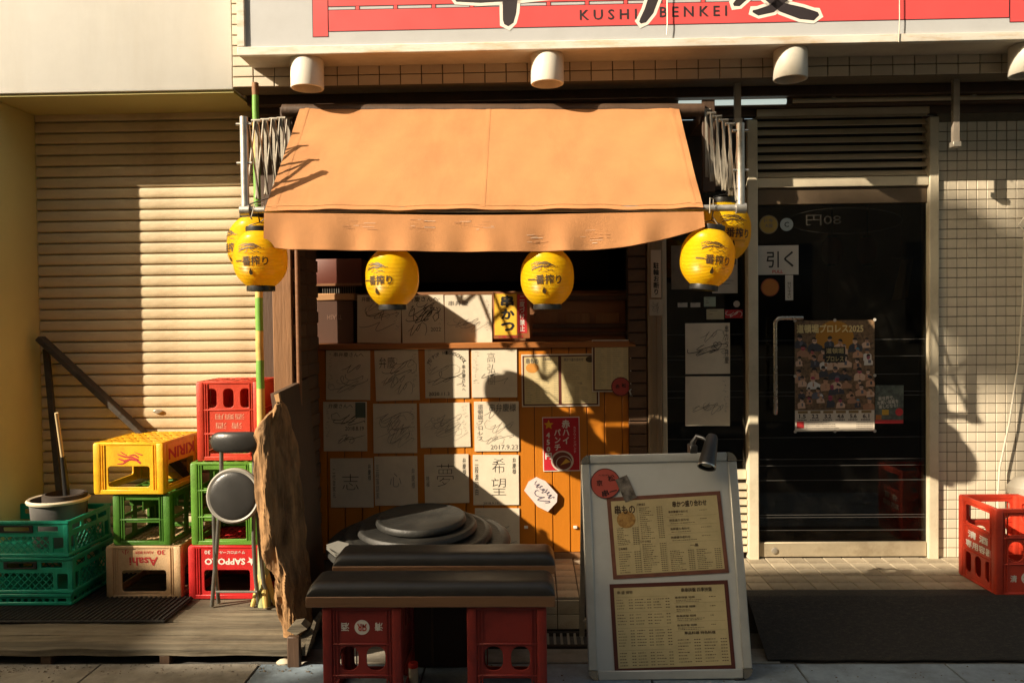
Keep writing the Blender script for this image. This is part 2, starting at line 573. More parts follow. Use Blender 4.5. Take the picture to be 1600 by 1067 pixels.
x = -0.05
while x < 2.75:
    for r in range(6):
        floor_locs.append((x, -0.05 - r * 0.1, -0.0065 + rng.uniform(-0.0008, 0.0008)))
    x += 0.1
for o in instances('tile', ft, entrance, floor_locs):
    o.rotation_euler = (-math.pi / 2, 0, rng.uniform(-0.008, 0.008))
rt = tile_me(0.096, 0.064, floor_tile_m)
instances('tile', rt, entrance, [(x0 * 0.1 - 0.05, -0.606, z) for x0 in range(-2, 10) for z in (-0.04, -0.107)])
# drain grate in the gutter, and the kerb strip in front of it
kb = MB(); kb.box(-1.0, 1.0, -0.93, -0.79, ROAD - 0.02, ROAD - 0.004, 0.004)
struct('gutter_kerb', kb, slab_m)
dg = thing('drain_grate', 'dark slotted drain grate in the gutter beside the menu board', 'grate', (0.05, -0.7, ROAD))
g = MB(); g.box(-0.2, 0.3, -0.785, -0.765, ROAD - 0.012, ROAD + 0.004); g.box(-0.2, 0.3, -0.635, -0.615, ROAD - 0.012, ROAD + 0.004)
part('frame', g, dark_in, dg)
for i in range(17):
    g = MB(); g.box(-0.19 + i * 0.03, -0.18 + i * 0.03, -0.768, -0.632, ROAD - 0.010, ROAD + 0.002)
    part('slat', g, dull_steel, dg)
# ramp mat from the step to the street
mt_ = thing('rubber_mat', 'wide black rubber mat sloping from the tiled step to the street', 'mat', (1.9, -0.9, ROAD))
g = MB()
x0, x1 = 0.95, 3.3
prof = [(-0.52, 0.006), (-0.606, 0.008), (-0.64, -0.004), (-0.90, ROAD + 0.012), (-0.925, ROAD + 0.004)]
vv, ff = [], []
nx = 40
for i in range(nx + 1):
    for (yy, zz) in prof:
        vv.append((x0 + (x1 - x0) * i / nx, yy + (0.004 * math.sin(i * 1.3) if yy < -0.8 else 0), zz))
for i in range(nx):
    for k in range(4):
        ff.append((i * 5 + k, i * 5 + k + 1, (i + 1) * 5 + k + 1, (i + 1) * 5 + k))
g.add(vv, ff)
g.add([(p[0], p[1], p[2] - 0.005) for p in vv], [tuple(reversed(f)) for f in ff])
part('sheet', g, rubber, mt_)

# buildings across the street, behind the viewer, whose roof edge shades the foreground
opp_m = mat('opposite_plaster', (0.36, 0.30, 0.22), 0.85, 0.15, 2)
win_dark = mat('opposite_window', (0.04, 0.045, 0.05), 0.15, 0.2, 3)
def opposite(label, x0, x1, h):
    t = thing('shop_building', label, 'building', ((x0 + x1) / 2, -8, ROAD), 'buildings across the street')
    g = MB(); g.box(x0, x1, -13, -7, ROAD - 0.05, h, 0.02); part('wall', g, opp_m, t)
    g = MB(); g.box(x0 - 0.05, x1 + 0.05, -13.1, -6.92, h, h + 0.12, 0.02); part('roof', g, slab_m, t)
    n = max(2, int((x1 - x0) / 2.2))
    for i in range(n):
        cx = x0 + (i + 0.5) * (x1 - x0) / n
        for z in (0.9, 3.9):
            g = MB(); g.box(cx - 0.6, cx + 0.6, -7.03, -6.985, z, z + 1.4, 0.01); part('window', g, win_dark, t)
H_ROOF = 1.09 * (6.92 - 0.20) - 0.12
opposite('plastered shop building across the street facing the restaurant', -10.35, 7.0, H_ROOF)
def roof_at(xw, zw, y):
    """the point at depth y whose shadow falls on the door plane at (xw, zw)"""
    return Vector((xw + S.x / S.y * y, y, zw + S.z / S.y * y))
tk = thing('shade_blocker', 'pale rooftop water tank on a frame on the building across the street', 'tank', roof_at(2.7, 1.2, -7.6))  # added out of view, its boxes placed to shade the right wall
for (u0_, v0_, u1_, v1_) in ((1.45, 1.56, 2.20, 1.92), (2.47, 1.36, 3.3, 1.92)):
    a_, b_ = roof_at(u0_, v0_, -7.6), roof_at(u1_, v1_, -7.6)
    g = MB(); g.box(a_.x, b_.x, -8.2, -7.6, a_.z, b_.z, 0.04); part('tank', g, mat('blocker_grey', (0.4, 0.4, 0.38), 0.6), tk)
g = MB(); g.box(roof_at(1.45, 0, -7.6).x, b_.x, -8.0, -7.9, a_.z - 0.06, a_.z + 0.02); part('frame_beam', g, dull_steel, tk)
for x_ in (a_.x + 0.05, b_.x - 0.05):
    for y_ in (-7.65, -8.15):
        g = MB(); g.box(x_ - 0.025, x_ + 0.025, y_ - 0.025, y_ + 0.025, H_ROOF + 0.1, a_.z + 0.01); part('leg', g, dull_steel, tk)
g = MB(); g.bar(roof_at(2.05, 1.60, -7.7), roof_at(2.9, 1.02, -7.7), 0.03, 0.20); part('shade_bar', g, dull_steel, tk)  # bar added to cast a slanting band of shade
opposite('low shop building across the street beside the corner one', -12.45, -10.46, H_ROOF - 1.0)
opposite('plastered corner building across the street at its far end', -24.0, -12.56, H_ROOF + 0.1)

# ---------------------------------------------------------------- neighbour building with roller shutter
YF, YS = -0.30, 0.07
nb = thing('neighbour_building', 'cream plastered building with a recessed shutter bay at the left edge', 'building', (-2.9, 0, ROAD))
zf = P(200, 143, YF).z
xb = P(362, 60, YF).x
xp = P(60, 400, YS).x
g = MB(); g.box(-6, xb, YF, 0.6, zf, 5.0, 0.006); part('fascia', g, stucco, nb)
g = MB(); g.box(-6, xb + 0.0, YF + 0.012, 0.5, zf - 0.012, zf - 0.001); part('soffit', g, yellow_stucco, nb)
g = MB(); g.box(-6, xp, YF + 0.004, 0.6, ROAD - 0.02, zf - 0.013, 0.006); part('pillar', g, yellow_stucco, nb)
zsh = P(200, 177, YS).z
g = MB(); g.box(xp, -1.30, YS + 0.02, 0.55, zsh, zf - 0.013); part('lintel', g, yellow_stucco, nb)
rs = thing('roller_shutter', 'closed tan roller shutter of horizontal ribbed slats', 'shutter', (-2.05, YS, ROAD))
pitch = 17.3 / sc(YS)
pr = []
pr = [(0.006, 0.0), (0.004, 0.0015), (-0.0045, 0.003), (-0.0068, 0.007), (-0.0075, pitch * 0.3), (-0.0078, pitch * 0.5), (-0.0072, pitch * 0.75), (-0.0055, pitch * 0.86), (-0.001, pitch * 0.90), (0.006, pitch * 0.915)]
sm = MB()
v, f = [], []
for k, xx in enumerate((xp + 0.002, -1.38)):
    for a, b in pr:
        v.append((xx, a, b))
n = len(pr)
for i in range(n - 1):
    f.append((i, n + i, n + i + 1, i + 1))
v += [(xp + 0.002, 0.012, 0), (-1.38, 0.012, 0), (xp + 0.002, 0.012, pitch), (-1.38, 0.012, pitch)]
f.append((2 * n, 2 * n + 1, 2 * n + 3, 2 * n + 2))
sm.add(v, f)
slat_me = sm.mesh('slat', shutter_m)
nsl = int((zsh - ROAD) / pitch) + 1
for o in instances('slat', slat_me, rs, [(2.05, 0, i * pitch + 0.02) for i in range(nsl)]):
    o.scale.x = 1.0
g = MB()
c = P(249, 642, YS)
Mx = Matrix.Translation(c + Vector((0, -0.014, 0))) @ Matrix.Rotation(rad(90), 4, 'X')
g.lathe([(0.026, 0), (0.026, 0.004), (0.020, 0.007)], 20, Mx @ Matrix.Scale(0.42, 4, (0, 1, 0)))
part('lock', g, dull_steel, rs)

# ---------------------------------------------------------------- restaurant building shell
rb = thing('restaurant_building', 'restaurant front with cream tile fascia, orange counter and dark interior', 'building', (0.5, 0, ROAD))
zb = P(900, 128, YF).z              # bottom of the tiled upper wall
uw = MB(); uw.box(xb + 0.003, 3.6, YF, YF + 0.12, zb, 5.0); upper = part('upper_wall', uw, grout_m, rb)
upper.matrix_parent_inverse = Matrix.Translation(-Vector(rb.location))
PW, PH = 0.1025, 0.0505
ut = tile_me(PW - 0.005, PH - 0.005, tile_up)
locs = []
for c_ in range(40):
    for r_ in range(4):
        locs.append((xb + 0.003 + PW * (c_ + 0.5), YF, zb + PH * (r_ + 0.5)))
for r_ in range(4, 9):
    locs.append((xb + 0.003 + PW * 0.5, YF, zb + PH * (r_ + 0.5)))
instances('tile', ut, upper, locs)
sf = MB(); sf.box(-1.5, 3.6, YF + 0.001, 0.05, zb + 0.012, zb + 0.10); soff = part('soffit', sf, grout_m, rb)
sft = tile_me(PW - 0.005, PH * 2 - 0.006, tile_up)
for o in instances('tile', sft, soff, [(xb + 0.003 + PW * (c_ + 0.5), YF + PH + 0.002, zb + 0.0125) for c_ in range(40)]):
    o.rotation_euler = (math.pi / 2, 0, 0)
    o.scale.z = -1
for (yy, hh) in ((-0.13, 0.05), (-0.07, 0.085), (-0.01, 0.12)):
    g = MB(); g.box(-1.44, 3.6, yy, yy + 0.05, zb + 0.012 - hh, zb + 0.0115, 0.003); part('shutter_rail', g, dark_wood, rb)
# counter front
XL, XR = P(482, 600, 0).x, P(1000, 700, 0).x
zt, zb0 = P(740, 545, 0).z, P(905, 870, 0).z
bw = MB(); bw.box(XL, XR, 0.012, 0.04, -0.01, zt); back = part('counter_front', bw, mat('board_gap', (0.07, 0.022, 0.004), 0.8), rb)
nb_ = 19
wbd = (XR - XL) / nb_
bm_ = MB(); bm_.box(-wbd / 2 + 0.0015, wbd / 2 - 0.0015, 0, 0.0125, 0.035, zt, 0.003)
instances('board', bm_.mesh('board', orange_board), back, [(XL + wbd * (i + 0.5), rng.uniform(-0.0008, 0.0008), 0) for i in range(nb_)])
g = MB(); g.box(XL, XR, -0.004, 0.03, 0.0, 0.033, 0.002); part('skirting', g, post_wood, rb)
g = MB(); g.box(XL - 0.02, XR - 0.02, -0.018, 0.30, zt + 0.001, zt + 0.032, 0.004); part('counter_ledge', g, mat('ledge_wood', (0.36, 0.13, 0.03), 0.5, 0.25, 5, bump=0.15, stretch=(0.12, 1, 1)), rb)
ZL = zt + 0.032
# interior of the kitchen behind the counter
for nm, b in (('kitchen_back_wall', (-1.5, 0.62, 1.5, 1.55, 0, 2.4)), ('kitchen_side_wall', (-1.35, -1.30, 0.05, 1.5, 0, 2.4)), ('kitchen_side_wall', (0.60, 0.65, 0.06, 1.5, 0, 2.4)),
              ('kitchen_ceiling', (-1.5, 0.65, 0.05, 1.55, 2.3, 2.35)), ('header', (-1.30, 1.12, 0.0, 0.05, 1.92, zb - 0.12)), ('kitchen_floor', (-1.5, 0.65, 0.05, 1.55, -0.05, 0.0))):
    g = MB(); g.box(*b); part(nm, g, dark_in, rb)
g = MB(); g.box(-1.05, 0.5, 0.9, 1.2, 1.5, 1.9, 0.02); part('extractor_hood', g, mat('hood_steel', (0.06, 0.052, 0.045), 0.5, 0.2, 8, metal=0.4), rb)
g = MB(); g.box(-1.25, 0.58, 0.40, 0.58, 1.405, 1.425, 0.003); part('kitchen_shelf', g, brown_wood, rb)
for x_ in (-1.2, 0.55):
    g = MB(); g.box(x_ - 0.02, x_ + 0.02, 0.42, 0.56, 0.0, 1.405); part('shelf_post', g, dark_wood, rb)
# low wooden cabinet with three panels behind the ledge
cb = MB()
a, b = P(560, 463, 0.14), P(978, 532, 0.14)
cb.box(a.x, b.x, 0.14, 0.2, ZL + 0.001, a.z, 0.004)
cab = part('back_cabinet', cb, brown_wood, rb)
for (q0, q1) in ((834, 872), (884, 922), (932, 968)):
    a, b = P(q0, 489, 0.14), P(q1, 505, 0.14)
    g = MB(); g.box(a.x, b.x, 0.131, 0.14, b.z, a.z, 0.002); part('cabinet_panel', g, post_wood, rb)
for (r0, r1, dy) in ((463, 469, 0.012), (507, 512, 0.014), (519, 524, 0.01)):
    a, b = P(832, r0, 0.14), P(980, r1, 0.14)
    g = MB(); g.box(a.x, b.x, 0.14 - dy, 0.141, b.z, a.z, 0.002); part('cabinet_rail', g, dark_wood, rb)
# brick jambs on both sides of the counter
brick_m = mat('dark_brick', (0.13, 0.07, 0.035), 0.8, 0.25, 12, rnd=0.25, bump=0.3)
for (px0, px1, y0) in ((982, 1011, -0.012),):
    x0, x1 = P(px0, 600, y0).x, P(px1, 600, y0).x
    g = MB(); g.box(x0, x1, y0 + 0.006, y0 + 0.06, -0.006, 2.0); jamb = part('brick_jamb', g, mat('jamb_mortar', (0.03, 0.02, 0.012), 0.9), rb)
    me = tile_me(x1 - x0 - 0.004, 0.060, brick_m, 0.012, 0.003)
    instances('brick', me, jamb, [((x0 + x1) / 2, y0 + 0.006, 0.03 + 0.066 * i) for i in range(26)])
# metal-clad post between counter and window
x0, x1 = P(1013, 600, -0.03).x, P(1043, 600, -0.03).x
g = MB(); g.box(x0, x0 + (x1 - x0) * 0.72, -0.03, 0.05, -0.006, 2.2, 0.003)
for k in (0.25, 0.5):
    g.box(x0 + (x1 - x0) * k - 0.003, x0 + (x1 - x0) * k + 0.003, -0.034, -0.028, -0.005, 2.19)
part('ribbed_post', g, mat('post_paint', (0.30, 0.21, 0.12), 0.6, 0.15, 8, stretch=(1, 1, 0.2), stain=0.3), rb)
g = MB(); g.box(x0 + (x1 - x0) * 0.72 + 0.002, x1, -0.022, 0.05, -0.006, 2.2, 0.003); part('window_stile', g, beige_frame, rb)
# side window with louvre panel below
xw0, xw1 = x1 + 0.002, P(1167, 600, 0).x
zw = P(1100, 735, 0).z
for (q0, q1) in ((1.92, 2.16), (zw - 0.05, zw)):
    g = MB(); g.box(xw0, xw1, 0.012, 0.05, q0, q1, 0.003); part('window_rail', g, white_frame, rb)
g = MB(); g.box(xw0, xw1, 0.03, 0.036, zw, 1.92); part('window_pane', g, glass_mat('side_glass', (0.55, 0.5, 0.42)), rb)
g = MB(); g.box(xw0, xw1, 0.075, 0.1, zw - 0.02, 2.0); part('window_blind', g, mat('black_blind', (0.012, 0.011, 0.010), 0.5), rb)
strip_m = mat('glass_line', (0.085, 0.08, 0.07), 0.4, 0.2, 20)  # thin lines lying on the glass in front of the blind
for yy in (523, 556, 562, 588, 611, 621, 686, 719):
    a = P(1100, yy, 0.03)
    g = MB(); g.box(xw0, xw1, 0.0282, 0.0297, a.z - 0.0012, a.z + 0.0010); part('glass_line', g, strip_m, rb)
g = MB(); g.box(xw0, xw1, 0.03, 0.06, 0.0, zw - 0.05); part('louvre_back', g, dark_in, rb)
for i in range(9):
    zz = 0.03 + i * (zw - 0.09) / 9
    g = MB(); g.box(xw0, xw1, 0.0, 0.028, zz, zz + (zw - 0.09) / 9 * 0.72, 0.003); part('louvre_slat', g, white_frame, rb)
# door frame
xd0, xd1 = P(1183, 600, 0).x, P(1448, 600, 0).x
xe = P(1463, 600, 0).x
zl0, zl1, zh = P(1310, 278, 0).z, P(1310, 172, 0).z, P(1310, 293, 0).z
g = MB(); g.box(xw1 + 0.001, xd0, -0.03, 0.06, -0.006, zb - 0.13, 0.004); part('door_post', g, white_frame, rb)
g = MB(); g.box(xd1, xe, -0.03, 0.06, -0.006, zb - 0.13, 0.004); part('door_post', g, white_frame, rb)
g = MB(); g.box(xd0 + 0.001, xd1 - 0.001, -0.024, 0.06, zh, zl0, 0.003); part('transom', g, white_frame, rb)
g = MB(); g.box(xd0 + 0.001, xd1 - 0.001, -0.024, 0.06, zl1, zb - 0.11, 0.003); part('top_rail', g, beige_frame, rb)
g = MB(); g.box(xd0, xd1, 0.05, 0.07, zl0, zl1); part('louvre_back', g, dark_in, rb)
nl = 8
for i in range(nl):
    zz = zl0 + (i + 0.5) * (zl1 - zl0) / nl
    g = MB()
    M = Matrix.Translation((0, 0.008, zz)) @ Matrix.Rotation(rad(-42), 4, 'X')
    g.box(xd0 + 0.001, xd1 - 0.001, -0.003, 0.003, -0.021, 0.021, 0.001, M)
    part('louvre_slat', g, beige_frame, rb)
# room behind the door
for nm, b in (('hall_back_wall', (1.1, 2.2, 1.6, 1.65, 0, 2.4)), ('hall_side_wall', (1.10, 1.14, 0.12, 1.6, 0, 2.4)), ('hall_side_wall', (2.12, 2.16, 0.12, 1.6, 0, 2.4)), ('hall_ceiling', (1.1, 2.2, 0.07, 1.65, 2.25, 2.3)), ('hall_floor', (1.1, 2.2, 0.07, 1.65, -0.05, -0.007))):
    g = MB(); g.box(*b); part(nm, g, MATS.get('hall_wood') or mat('hall_wood', (0.16, 0.075, 0.03), 0.6, 0.3, 4, stretch=(1, 1, 0.2)), rb)
# right tiled wall: the 300 most open tiles one by one, the rest joined
g = MB(); g.box(xe + 0.001, 3.6, 0.0, 0.12, -0.006, zb + 0.01); rw = part('side_wall', g, grout_m, rb)
T = 0.05
wt = tile_me(T - 0.0036, T - 0.0036, tile_m, 0.005, 0.0016)
cells = []
ncol, nrow = 14, int((zb - 0.15) / T)
for r_ in range(nrow):
    for c_ in range(ncol):
        cells.append((xe + 0.003 + T * (c_ + 0.5), 0.0, 0.0 + T * (r_ + 0.5)))
vis = [q for q in cells if q[0] < 2.62 and 0.0 < q[2] < 1.80]
vis = vis[:300]
vset = set(vis)
instances('tile', wt, rw, vis)
g = MB()
src_v = [tuple(q.co) for q in wt.vertices]
src_f = [list(p.vertices) for p in wt.polygons]
for q in cells:
    if q not in vset:
        g.add([(a + q[0], b + q[1], c_ + q[2]) for a, b, c_ in src_v], src_f)
rest = sub('tile_field', g, tile_m, rw)
tag(rest, kind='stuff')
# plywood side partition left of the counter, lined with dark brick slips, and its conduit
XP0, XP1, YP = P(426, 500, -0.45).x, P(456, 500, -0.45).x, -0.45
g = MB(); g.box(XP0, XP1, YP, -0.006, ROAD, 1.80, 0.004); parti = part('side_partition', g, post_wood, rb)
bs = tile_me(0.2, 0.060, brick_m, 0.010, 0.003)
for o in instances('brick', bs, parti, [(XP1, YP + 0.13 + 0.207 * c_ + (0.0 if r_ % 2 else -0.02), 0.03 + 0.066 * r_) for r_ in range(26) for c_ in range(2)]):
    o.rotation_euler = (0, 0, math.pi / 2)
g = MB(); g.tube([(XP1 + 0.024, YP + 0.02, 0.55), (XP1 + 0.024, YP + 0.02, 1.78)], 0.013, 10); part('conduit', g, brown_wood, rb)
g = MB(); g.box(-1.46, -1.30, 0.03, 0.12, ROAD, 2.32); part('corner_wall', g, dark_wood, rb)

# ---------------------------------------------------------------- glass door
dr = thing('glass_door', 'dark glass entrance door with aluminium rails and long pull handle', 'door', ((xd0 + xd1) / 2, 0, 0))
zg1, zg0 = P(1310, 319, 0).z, P(1310, 846, 0).z
g = MB(); g.box(xd0 + 0.003, xd1 - 0.003, -0.008, 0.03, zg1, zh - 0.003, 0.003); part('top_rail', g, mat('bronze_rail', (0.17, 0.12, 0.075), 0.4, 0.12, 9, metal=0.4), dr)
g = MB(); g.box(xd0 + 0.003, xd1 - 0.003, -0.008, 0.03, 0.006, zg0, 0.004); rail = part('bottom_rail', g, mat('kick_rail', (0.45, 0.38, 0.26), 0.45, 0.12, 9, metal=0.35, stain=0.5, sscale=5), dr)
c = P(1210, 860, -0.01)
g = MB(); g.lathe([(0.0165, 0), (0.0165, 0.004), (0.012, 0.006)], 18, Matrix.Translation(c) @ Matrix.Rotation(rad(90), 4, 'X')); part('lock', g, dull_steel, dr)
g = MB(); g.box(xd0 + 0.004, xd1 - 0.004, 0.004, 0.014, zg0, zg1); part('glass_pane', g, glass_mat('door_glass', (0.62, 0.56, 0.46)), dr)
g = MB(); g.box(xd0, xd1, 0.085, 0.1, 0.0, P(1300, 528, 0.08).z); part('dark_blind', g, MATS['black_blind'], dr)
for i, yy in enumerate((531, 557, 585, 612, 618, 683, 717, 727, 750, 804, 808, 828)):
    a = P(1310, yy, 0.0)
    g = MB(); g.box(xd0 + 0.006, xd1 - 0.006, 0.0025, 0.0037, a.z - 0.0012, a.z + 0.0010); part('glass_line', g, strip_m, dr)
h0, h1, h2 = P(1212, 646, -0.06), P(1211, 497, -0.06), P(1249, 495, -0.012)
g = MB()
pts = [h0 + Vector((0.004, 0.05, 0.012)), h0 + Vector((0, 0.004, 0.002)), h0 + Vector((0, 0, 0.02)), h1 - Vector((0, 0, 0.03))]
for k in range(1, 6):
    a = k / 5 * math.pi / 2
    pts.append(h1 + Vector((0.03 * (1 - math.cos(a)), 0, -0.03 + 0.03 * math.sin(a))))
pts += [Vector((h2.x, h1.y + 0.01, h1.z)), Vector((h2.x + 0.01, -0.004 + 0.01, h1.z))]
g.tube(pts, 0.0105, 12); part('handle', g, mat('handle_steel', (0.55, 0.50, 0.42), 0.25, 0.1, 20, metal=0.95), dr)
# things inside the hall seen through the glass
redl = mat('red_lantern', (0.30, 0.04, 0.02), 0.5, 0.2, 8, trans=0.3)
for i, (px, py) in enumerate(((1300, 392), (1355, 392), (1410, 390))):
    c = P(px, py, 0.8)
    t = thing('paper_lantern', 'dim red paper lantern inside the door, ' + ('leftmost', 'middle', 'rightmost')[i] + ' of three', 'lantern', c - Vector((0, 0, 0.09)), 'red lanterns inside')
    g = MB(); g.lathe([(0.03, -0.08), (0.055, -0.05), (0.06, 0), (0.055, 0.05), (0.03, 0.08)], 18, Matrix.Translation(c)); part('shade', g, redl, t)
    g = MB(); g.lathe([(0.028, -0.095), (0.028, -0.081)], 14, Matrix.Translation(c)); g.lathe([(0.028, 0.081), (0.028, 0.095)], 14, Matrix.Translation(c)); g.tube([c + Vector((0, 0, 0.09)), (c.x, c.y, 2.25)], 0.004, 6); part('cap', g, black_plastic, t)
c0, c1 = P(1402, 405, 0.25), P(1428, 470, 0.25)
t = thing('noren_cloth', 'cream cloth hanging inside the glass door near its right edge', 'cloth', (c0.x, 0.25, c1.z))
g = MB(); v, f = [], []
for i in range(9):
    for j in range(9):
        u, q = i / 8, j / 8
        v.append((c0.x - 0.03 * (1 - q) + (c1.x - c0.x) * u * (0.6 + 0.4 * (1 - q)) + 0.03 * (q), 0.25 + 0.012 * math.sin(u * 9 + q), c1.z + (c0.z - c1.z) * q + 0.02 * u * (1 - q)))
for i in range(8):
    for j in range(8):
        f.append((i * 9 + j, (i + 1) * 9 + j, (i + 1) * 9 + j + 1, i * 9 + j + 1))
g.add(v, f)
g.add([(a, b + 0.003, c_) for a, b, c_ in v], [tuple(reversed(q)) for q in f])
part('cloth', g, mat('cream_cloth', (0.55, 0.42, 0.18), 0.8), t)
g = MB(); g.tube([(c0.x - 0.03, 0.25, c0.z + 0.004), (c1.x + 0.04, 0.25, c0.z + 0.004)], 0.006, 8); g.tube([(c0.x + 0.02, 0.25, c0.z), (c0.x + 0.02, 0.25, 2.25)], 0.003, 6); part('rod', g, brown_wood, t)

# ---------------------------------------------------------------- signboard and lamps under it
YSG = -0.495
sg = thing('signboard', 'long white light-box sign with red bridge painting above the awning', 'sign', (0.6, YSG, 2.4))
xs0 = P(372, 80, YSG).x
zs0 = P(800, 79, YSG).z
g = MB(); g.box(xs0, 3.6, YSG + 0.012, YF - 0.009, zs0, 3.7, 0.004); part('box', g, mat('sign_case', (0.55, 0.50, 0.41), 0.6, 0.1, 6, stain=0.3), sg)
fr_m = mat('sign_frame', (0.66, 0.63, 0.55), 0.45, 0.06, 8, stain=0.7, sscale=6, scol=(0.75, 0.45, 0.16), sstretch=(0.6, 1, 3))
g = MB(); g.box(xs0, 3.6, YSG - 0.012, YSG + 0.02, zs0 - 0.002, zs0 + 0.036, 0.003); part('frame_rail', g, fr_m, sg)
g = MB(); g.box(xs0, xs0 + 0.036, YSG - 0.0125, YSG + 0.02, zs0 + 0.037, 3.7, 0.003); part('frame_stile', g, fr_m, sg)
zface = zs0 + 0.036
face = Sheet((0.6, YSG + 0.003, 3.0), (1, 0, 0), (0, 0, 1), 1.0, 1.0)
g = MB(); g.box(xs0 + 0.036, 3.6, YSG + 0.004, YSG + 0.011, zface, 3.7); part('face', g, mat('sign_face', (0.45, 0.46, 0.465), 0.5, 0.03, 3, stain=0.12, sscale=2), sg)
def sx(px): return P(px, 40, YSG).x
def sz(py): return P(800, py, YSG).z
red_sign = mat('sign_red', (0.62, 0.075, 0.075), 0.5, 0.05, 5)
line_m = flat('outline', (0.05, 0.015, 0.02))
ye = YSG + 0.0032
def srect(g, x0, x1, z0, z1, e):
    g.poly([(x0, ye - e, z0), (x1, ye - e, z0), (x1, ye - e, z1), (x0, ye - e, z1)])
gl, gr = MB(), MB()
o_ = 0.0035
def redbox(x0, x1, z0, z1):
    srect(gl, x0 - o_, x1 + o_, z0 - o_, z1 + o_, 0.0)
    srect(gr, x0, x1, z0, z1, 0.0006)
xa, xz = sx(489), sx(1577)
redbox(xa, sx(512), sz(51), 3.5)
redbox(sx(513.5), xz, sz(43), sz(10.5))
redbox(sx(513.5), xz, sz(4), sz(-30))
redbox(xz + 0.006, xz + 0.085, sz(50), 3.5)
redbox(xz + 0.092, 3.5, sz(43), sz(10.5))
x = sx(556)
while x < xz - 0.1:
    redbox(x, x + 0.016, sz(10), sz(4.5))
    x += 0.176
part('bridge_outline', gl, line_m, sg)
part('bridge_painting', gr, red_sign, sg)
gk, gw = MB(), MB()
def big(ch, px0, px1, pyb, hpx):
    x0, x1 = sx(px0), sx(px1)
    z0 = sz(pyb); z1 = z0 + hpx / sc(YSG)
    for (mbx, bold, e, grow) in ((gk, 0.03, 0.0016, 0), (gw, 0.065, 0.0011, 0.011)):
        v, f, _ = text2d(ch, bold)
        mbx.add([(x0 - grow + (x1 - x0 + 2 * grow) * a, ye - e, z0 - grow + (z1 - z0 + 2 * grow) * b) for a, b, _d in v], f)
def brush(pts, wd):
    """one brush stroke in photo pixels with a white edge"""
    for (mbx, gw_, e) in ((gk, 0.0, 0.0016), (gw, 5.0, 0.0011)):
        L, R_ = [], []
        n = len(pts)
        for i, (x, y) in enumerate(pts):
            p, q = pts[max(0, i - 1)], pts[min(n - 1, i + 1)]
            d = Vector((q[0] - p[0], q[1] - p[1])).normalized()
            ex = gw_ * (-1 if i == 0 else 1 if i == n - 1 else 0)
            k = wd[i] / 2 + gw_
            c_ = Vector((x, y)) + d * ex
            L.append(c_ + Vector((-d.y, d.x)) * k); R_.append(c_ - Vector((-d.y, d.x)) * k)
        vs_ = [P(q.x, q.y, ye - e) for q in L + R_]
        mbx.add(vs_, [(i, i + 1, n + i + 1, n + i) for i in range(n - 1)])
brush([(797, -150), (797, -60), (797, 0), (796, 20), (794, 34), (791, 40)], [26, 25, 23, 21, 17, 7])
brush([(700, -70), (698, -30), (716, -2), (750, 0), (800, -4), (884, -12), (890, -60)], [14, 16, 12, 10, 12, 12, 14])
brush([(1034, -90), (1030, -40), (1022, -5), (1014, 18), (1005, 32), (1000, 36)], [15, 16, 16, 15, 11, 4])
brush([(1098, -90), (1100, -20), (1099, -6)], [16, 18, 8])
brush([(1178, -40), (1166, -8), (1152, 6), (1146, 8)], [14, 14, 11, 4])
brush([(1240, -40), (1228, -6), (1206, 14), (1184, 20), (1176, 18)], [14, 15, 13, 10, 3])
brush([(1186, -30), (1196, -6), (1222, 12), (1252, 21), (1272, 25), (1279, 22)], [8, 11, 15, 19, 15, 5])
for body, a, b, c, d in (('K U S H I', 906, 995, 33, 17), ('B E N K E I', 1031, 1136, 31, 15)):
    v, f, _ = text2d(body, 0.012)
    x0, x1, z0, z1 = sx(a), sx(b), sz(c + 1.0), sz(d + 1.0)
    gk.add([(x0 + (x1 - x0) * p, ye - 0.0018, z0 + (z1 - z0) * q) for p, q, _d in v], f)
part('lettering_outline', gw, white_print, sg)
part('lettering', gk, flat('sign_black', (0.025, 0.018, 0.02)), sg)
g = MB()
for px in (1041, 1402):
    x = sx(px)
    g.tube([(x, YSG - 0.016, 3.6), (x + 0.002, YSG - 0.018, zs0 + 0.1), (x - 0.001, YSG - 0.016, zs0 - 0.004 if px > 1200 else zs0 + 0.05)], 0.0025, 6)
part('wire', g, dull_steel, sg)

lamp0 = None
LY = -0.42
words = ('leftmost white', 'second from left white', 'third from left white', 'right edge white')
for i, (px, py) in enumerate(((480, 112), (855, 104), (1235, 99), (1605, 94))):
    c = P(px, py, LY)
    r_, h_ = 25.5 / sc(LY), 44 / sc(LY)
    if lamp0 is None:
        lamp0 = thing('downlight', '', 'lamp', (c.x, LY, zs0 - 0.02), 'downlights under the sign')
        h = c.z + h_ / 2
        g = MB(); g.lathe([(r_ * 0.86, -h_), (r_ * 0.98, -h_), (r_, -h_ + 0.004), (r_, -0.01), (r_ * 0.97, 0.0)], 32, cap=False)
        g.lathe([(r_ * 0.86, -h_), (r_ * 0.80, -h_ + 0.012), (r_ * 0.78, -0.004)], 32, cap=False)
        g.lathe([(r_ * 0.97, 0.0), (0.002, 0.0)], 32, cap=False)
        part('shade', g, white_lamp, lamp0, True)
        g = MB(); g.lathe([(0.025, -h_ * 0.5), (0.028, -h_ * 0.3), (0.02, -0.004)], 16); part('bulb', g, mat('bulb_glass', (0.6, 0.55, 0.4), 0.3), lamp0, True)
        t = lamp0
    else:
        t = copy_tree(lamp0)
    t.location = (c.x, LY, zs0 - 0.002)
    t['label'] = words[i] + ' cylindrical downlight under the sign'

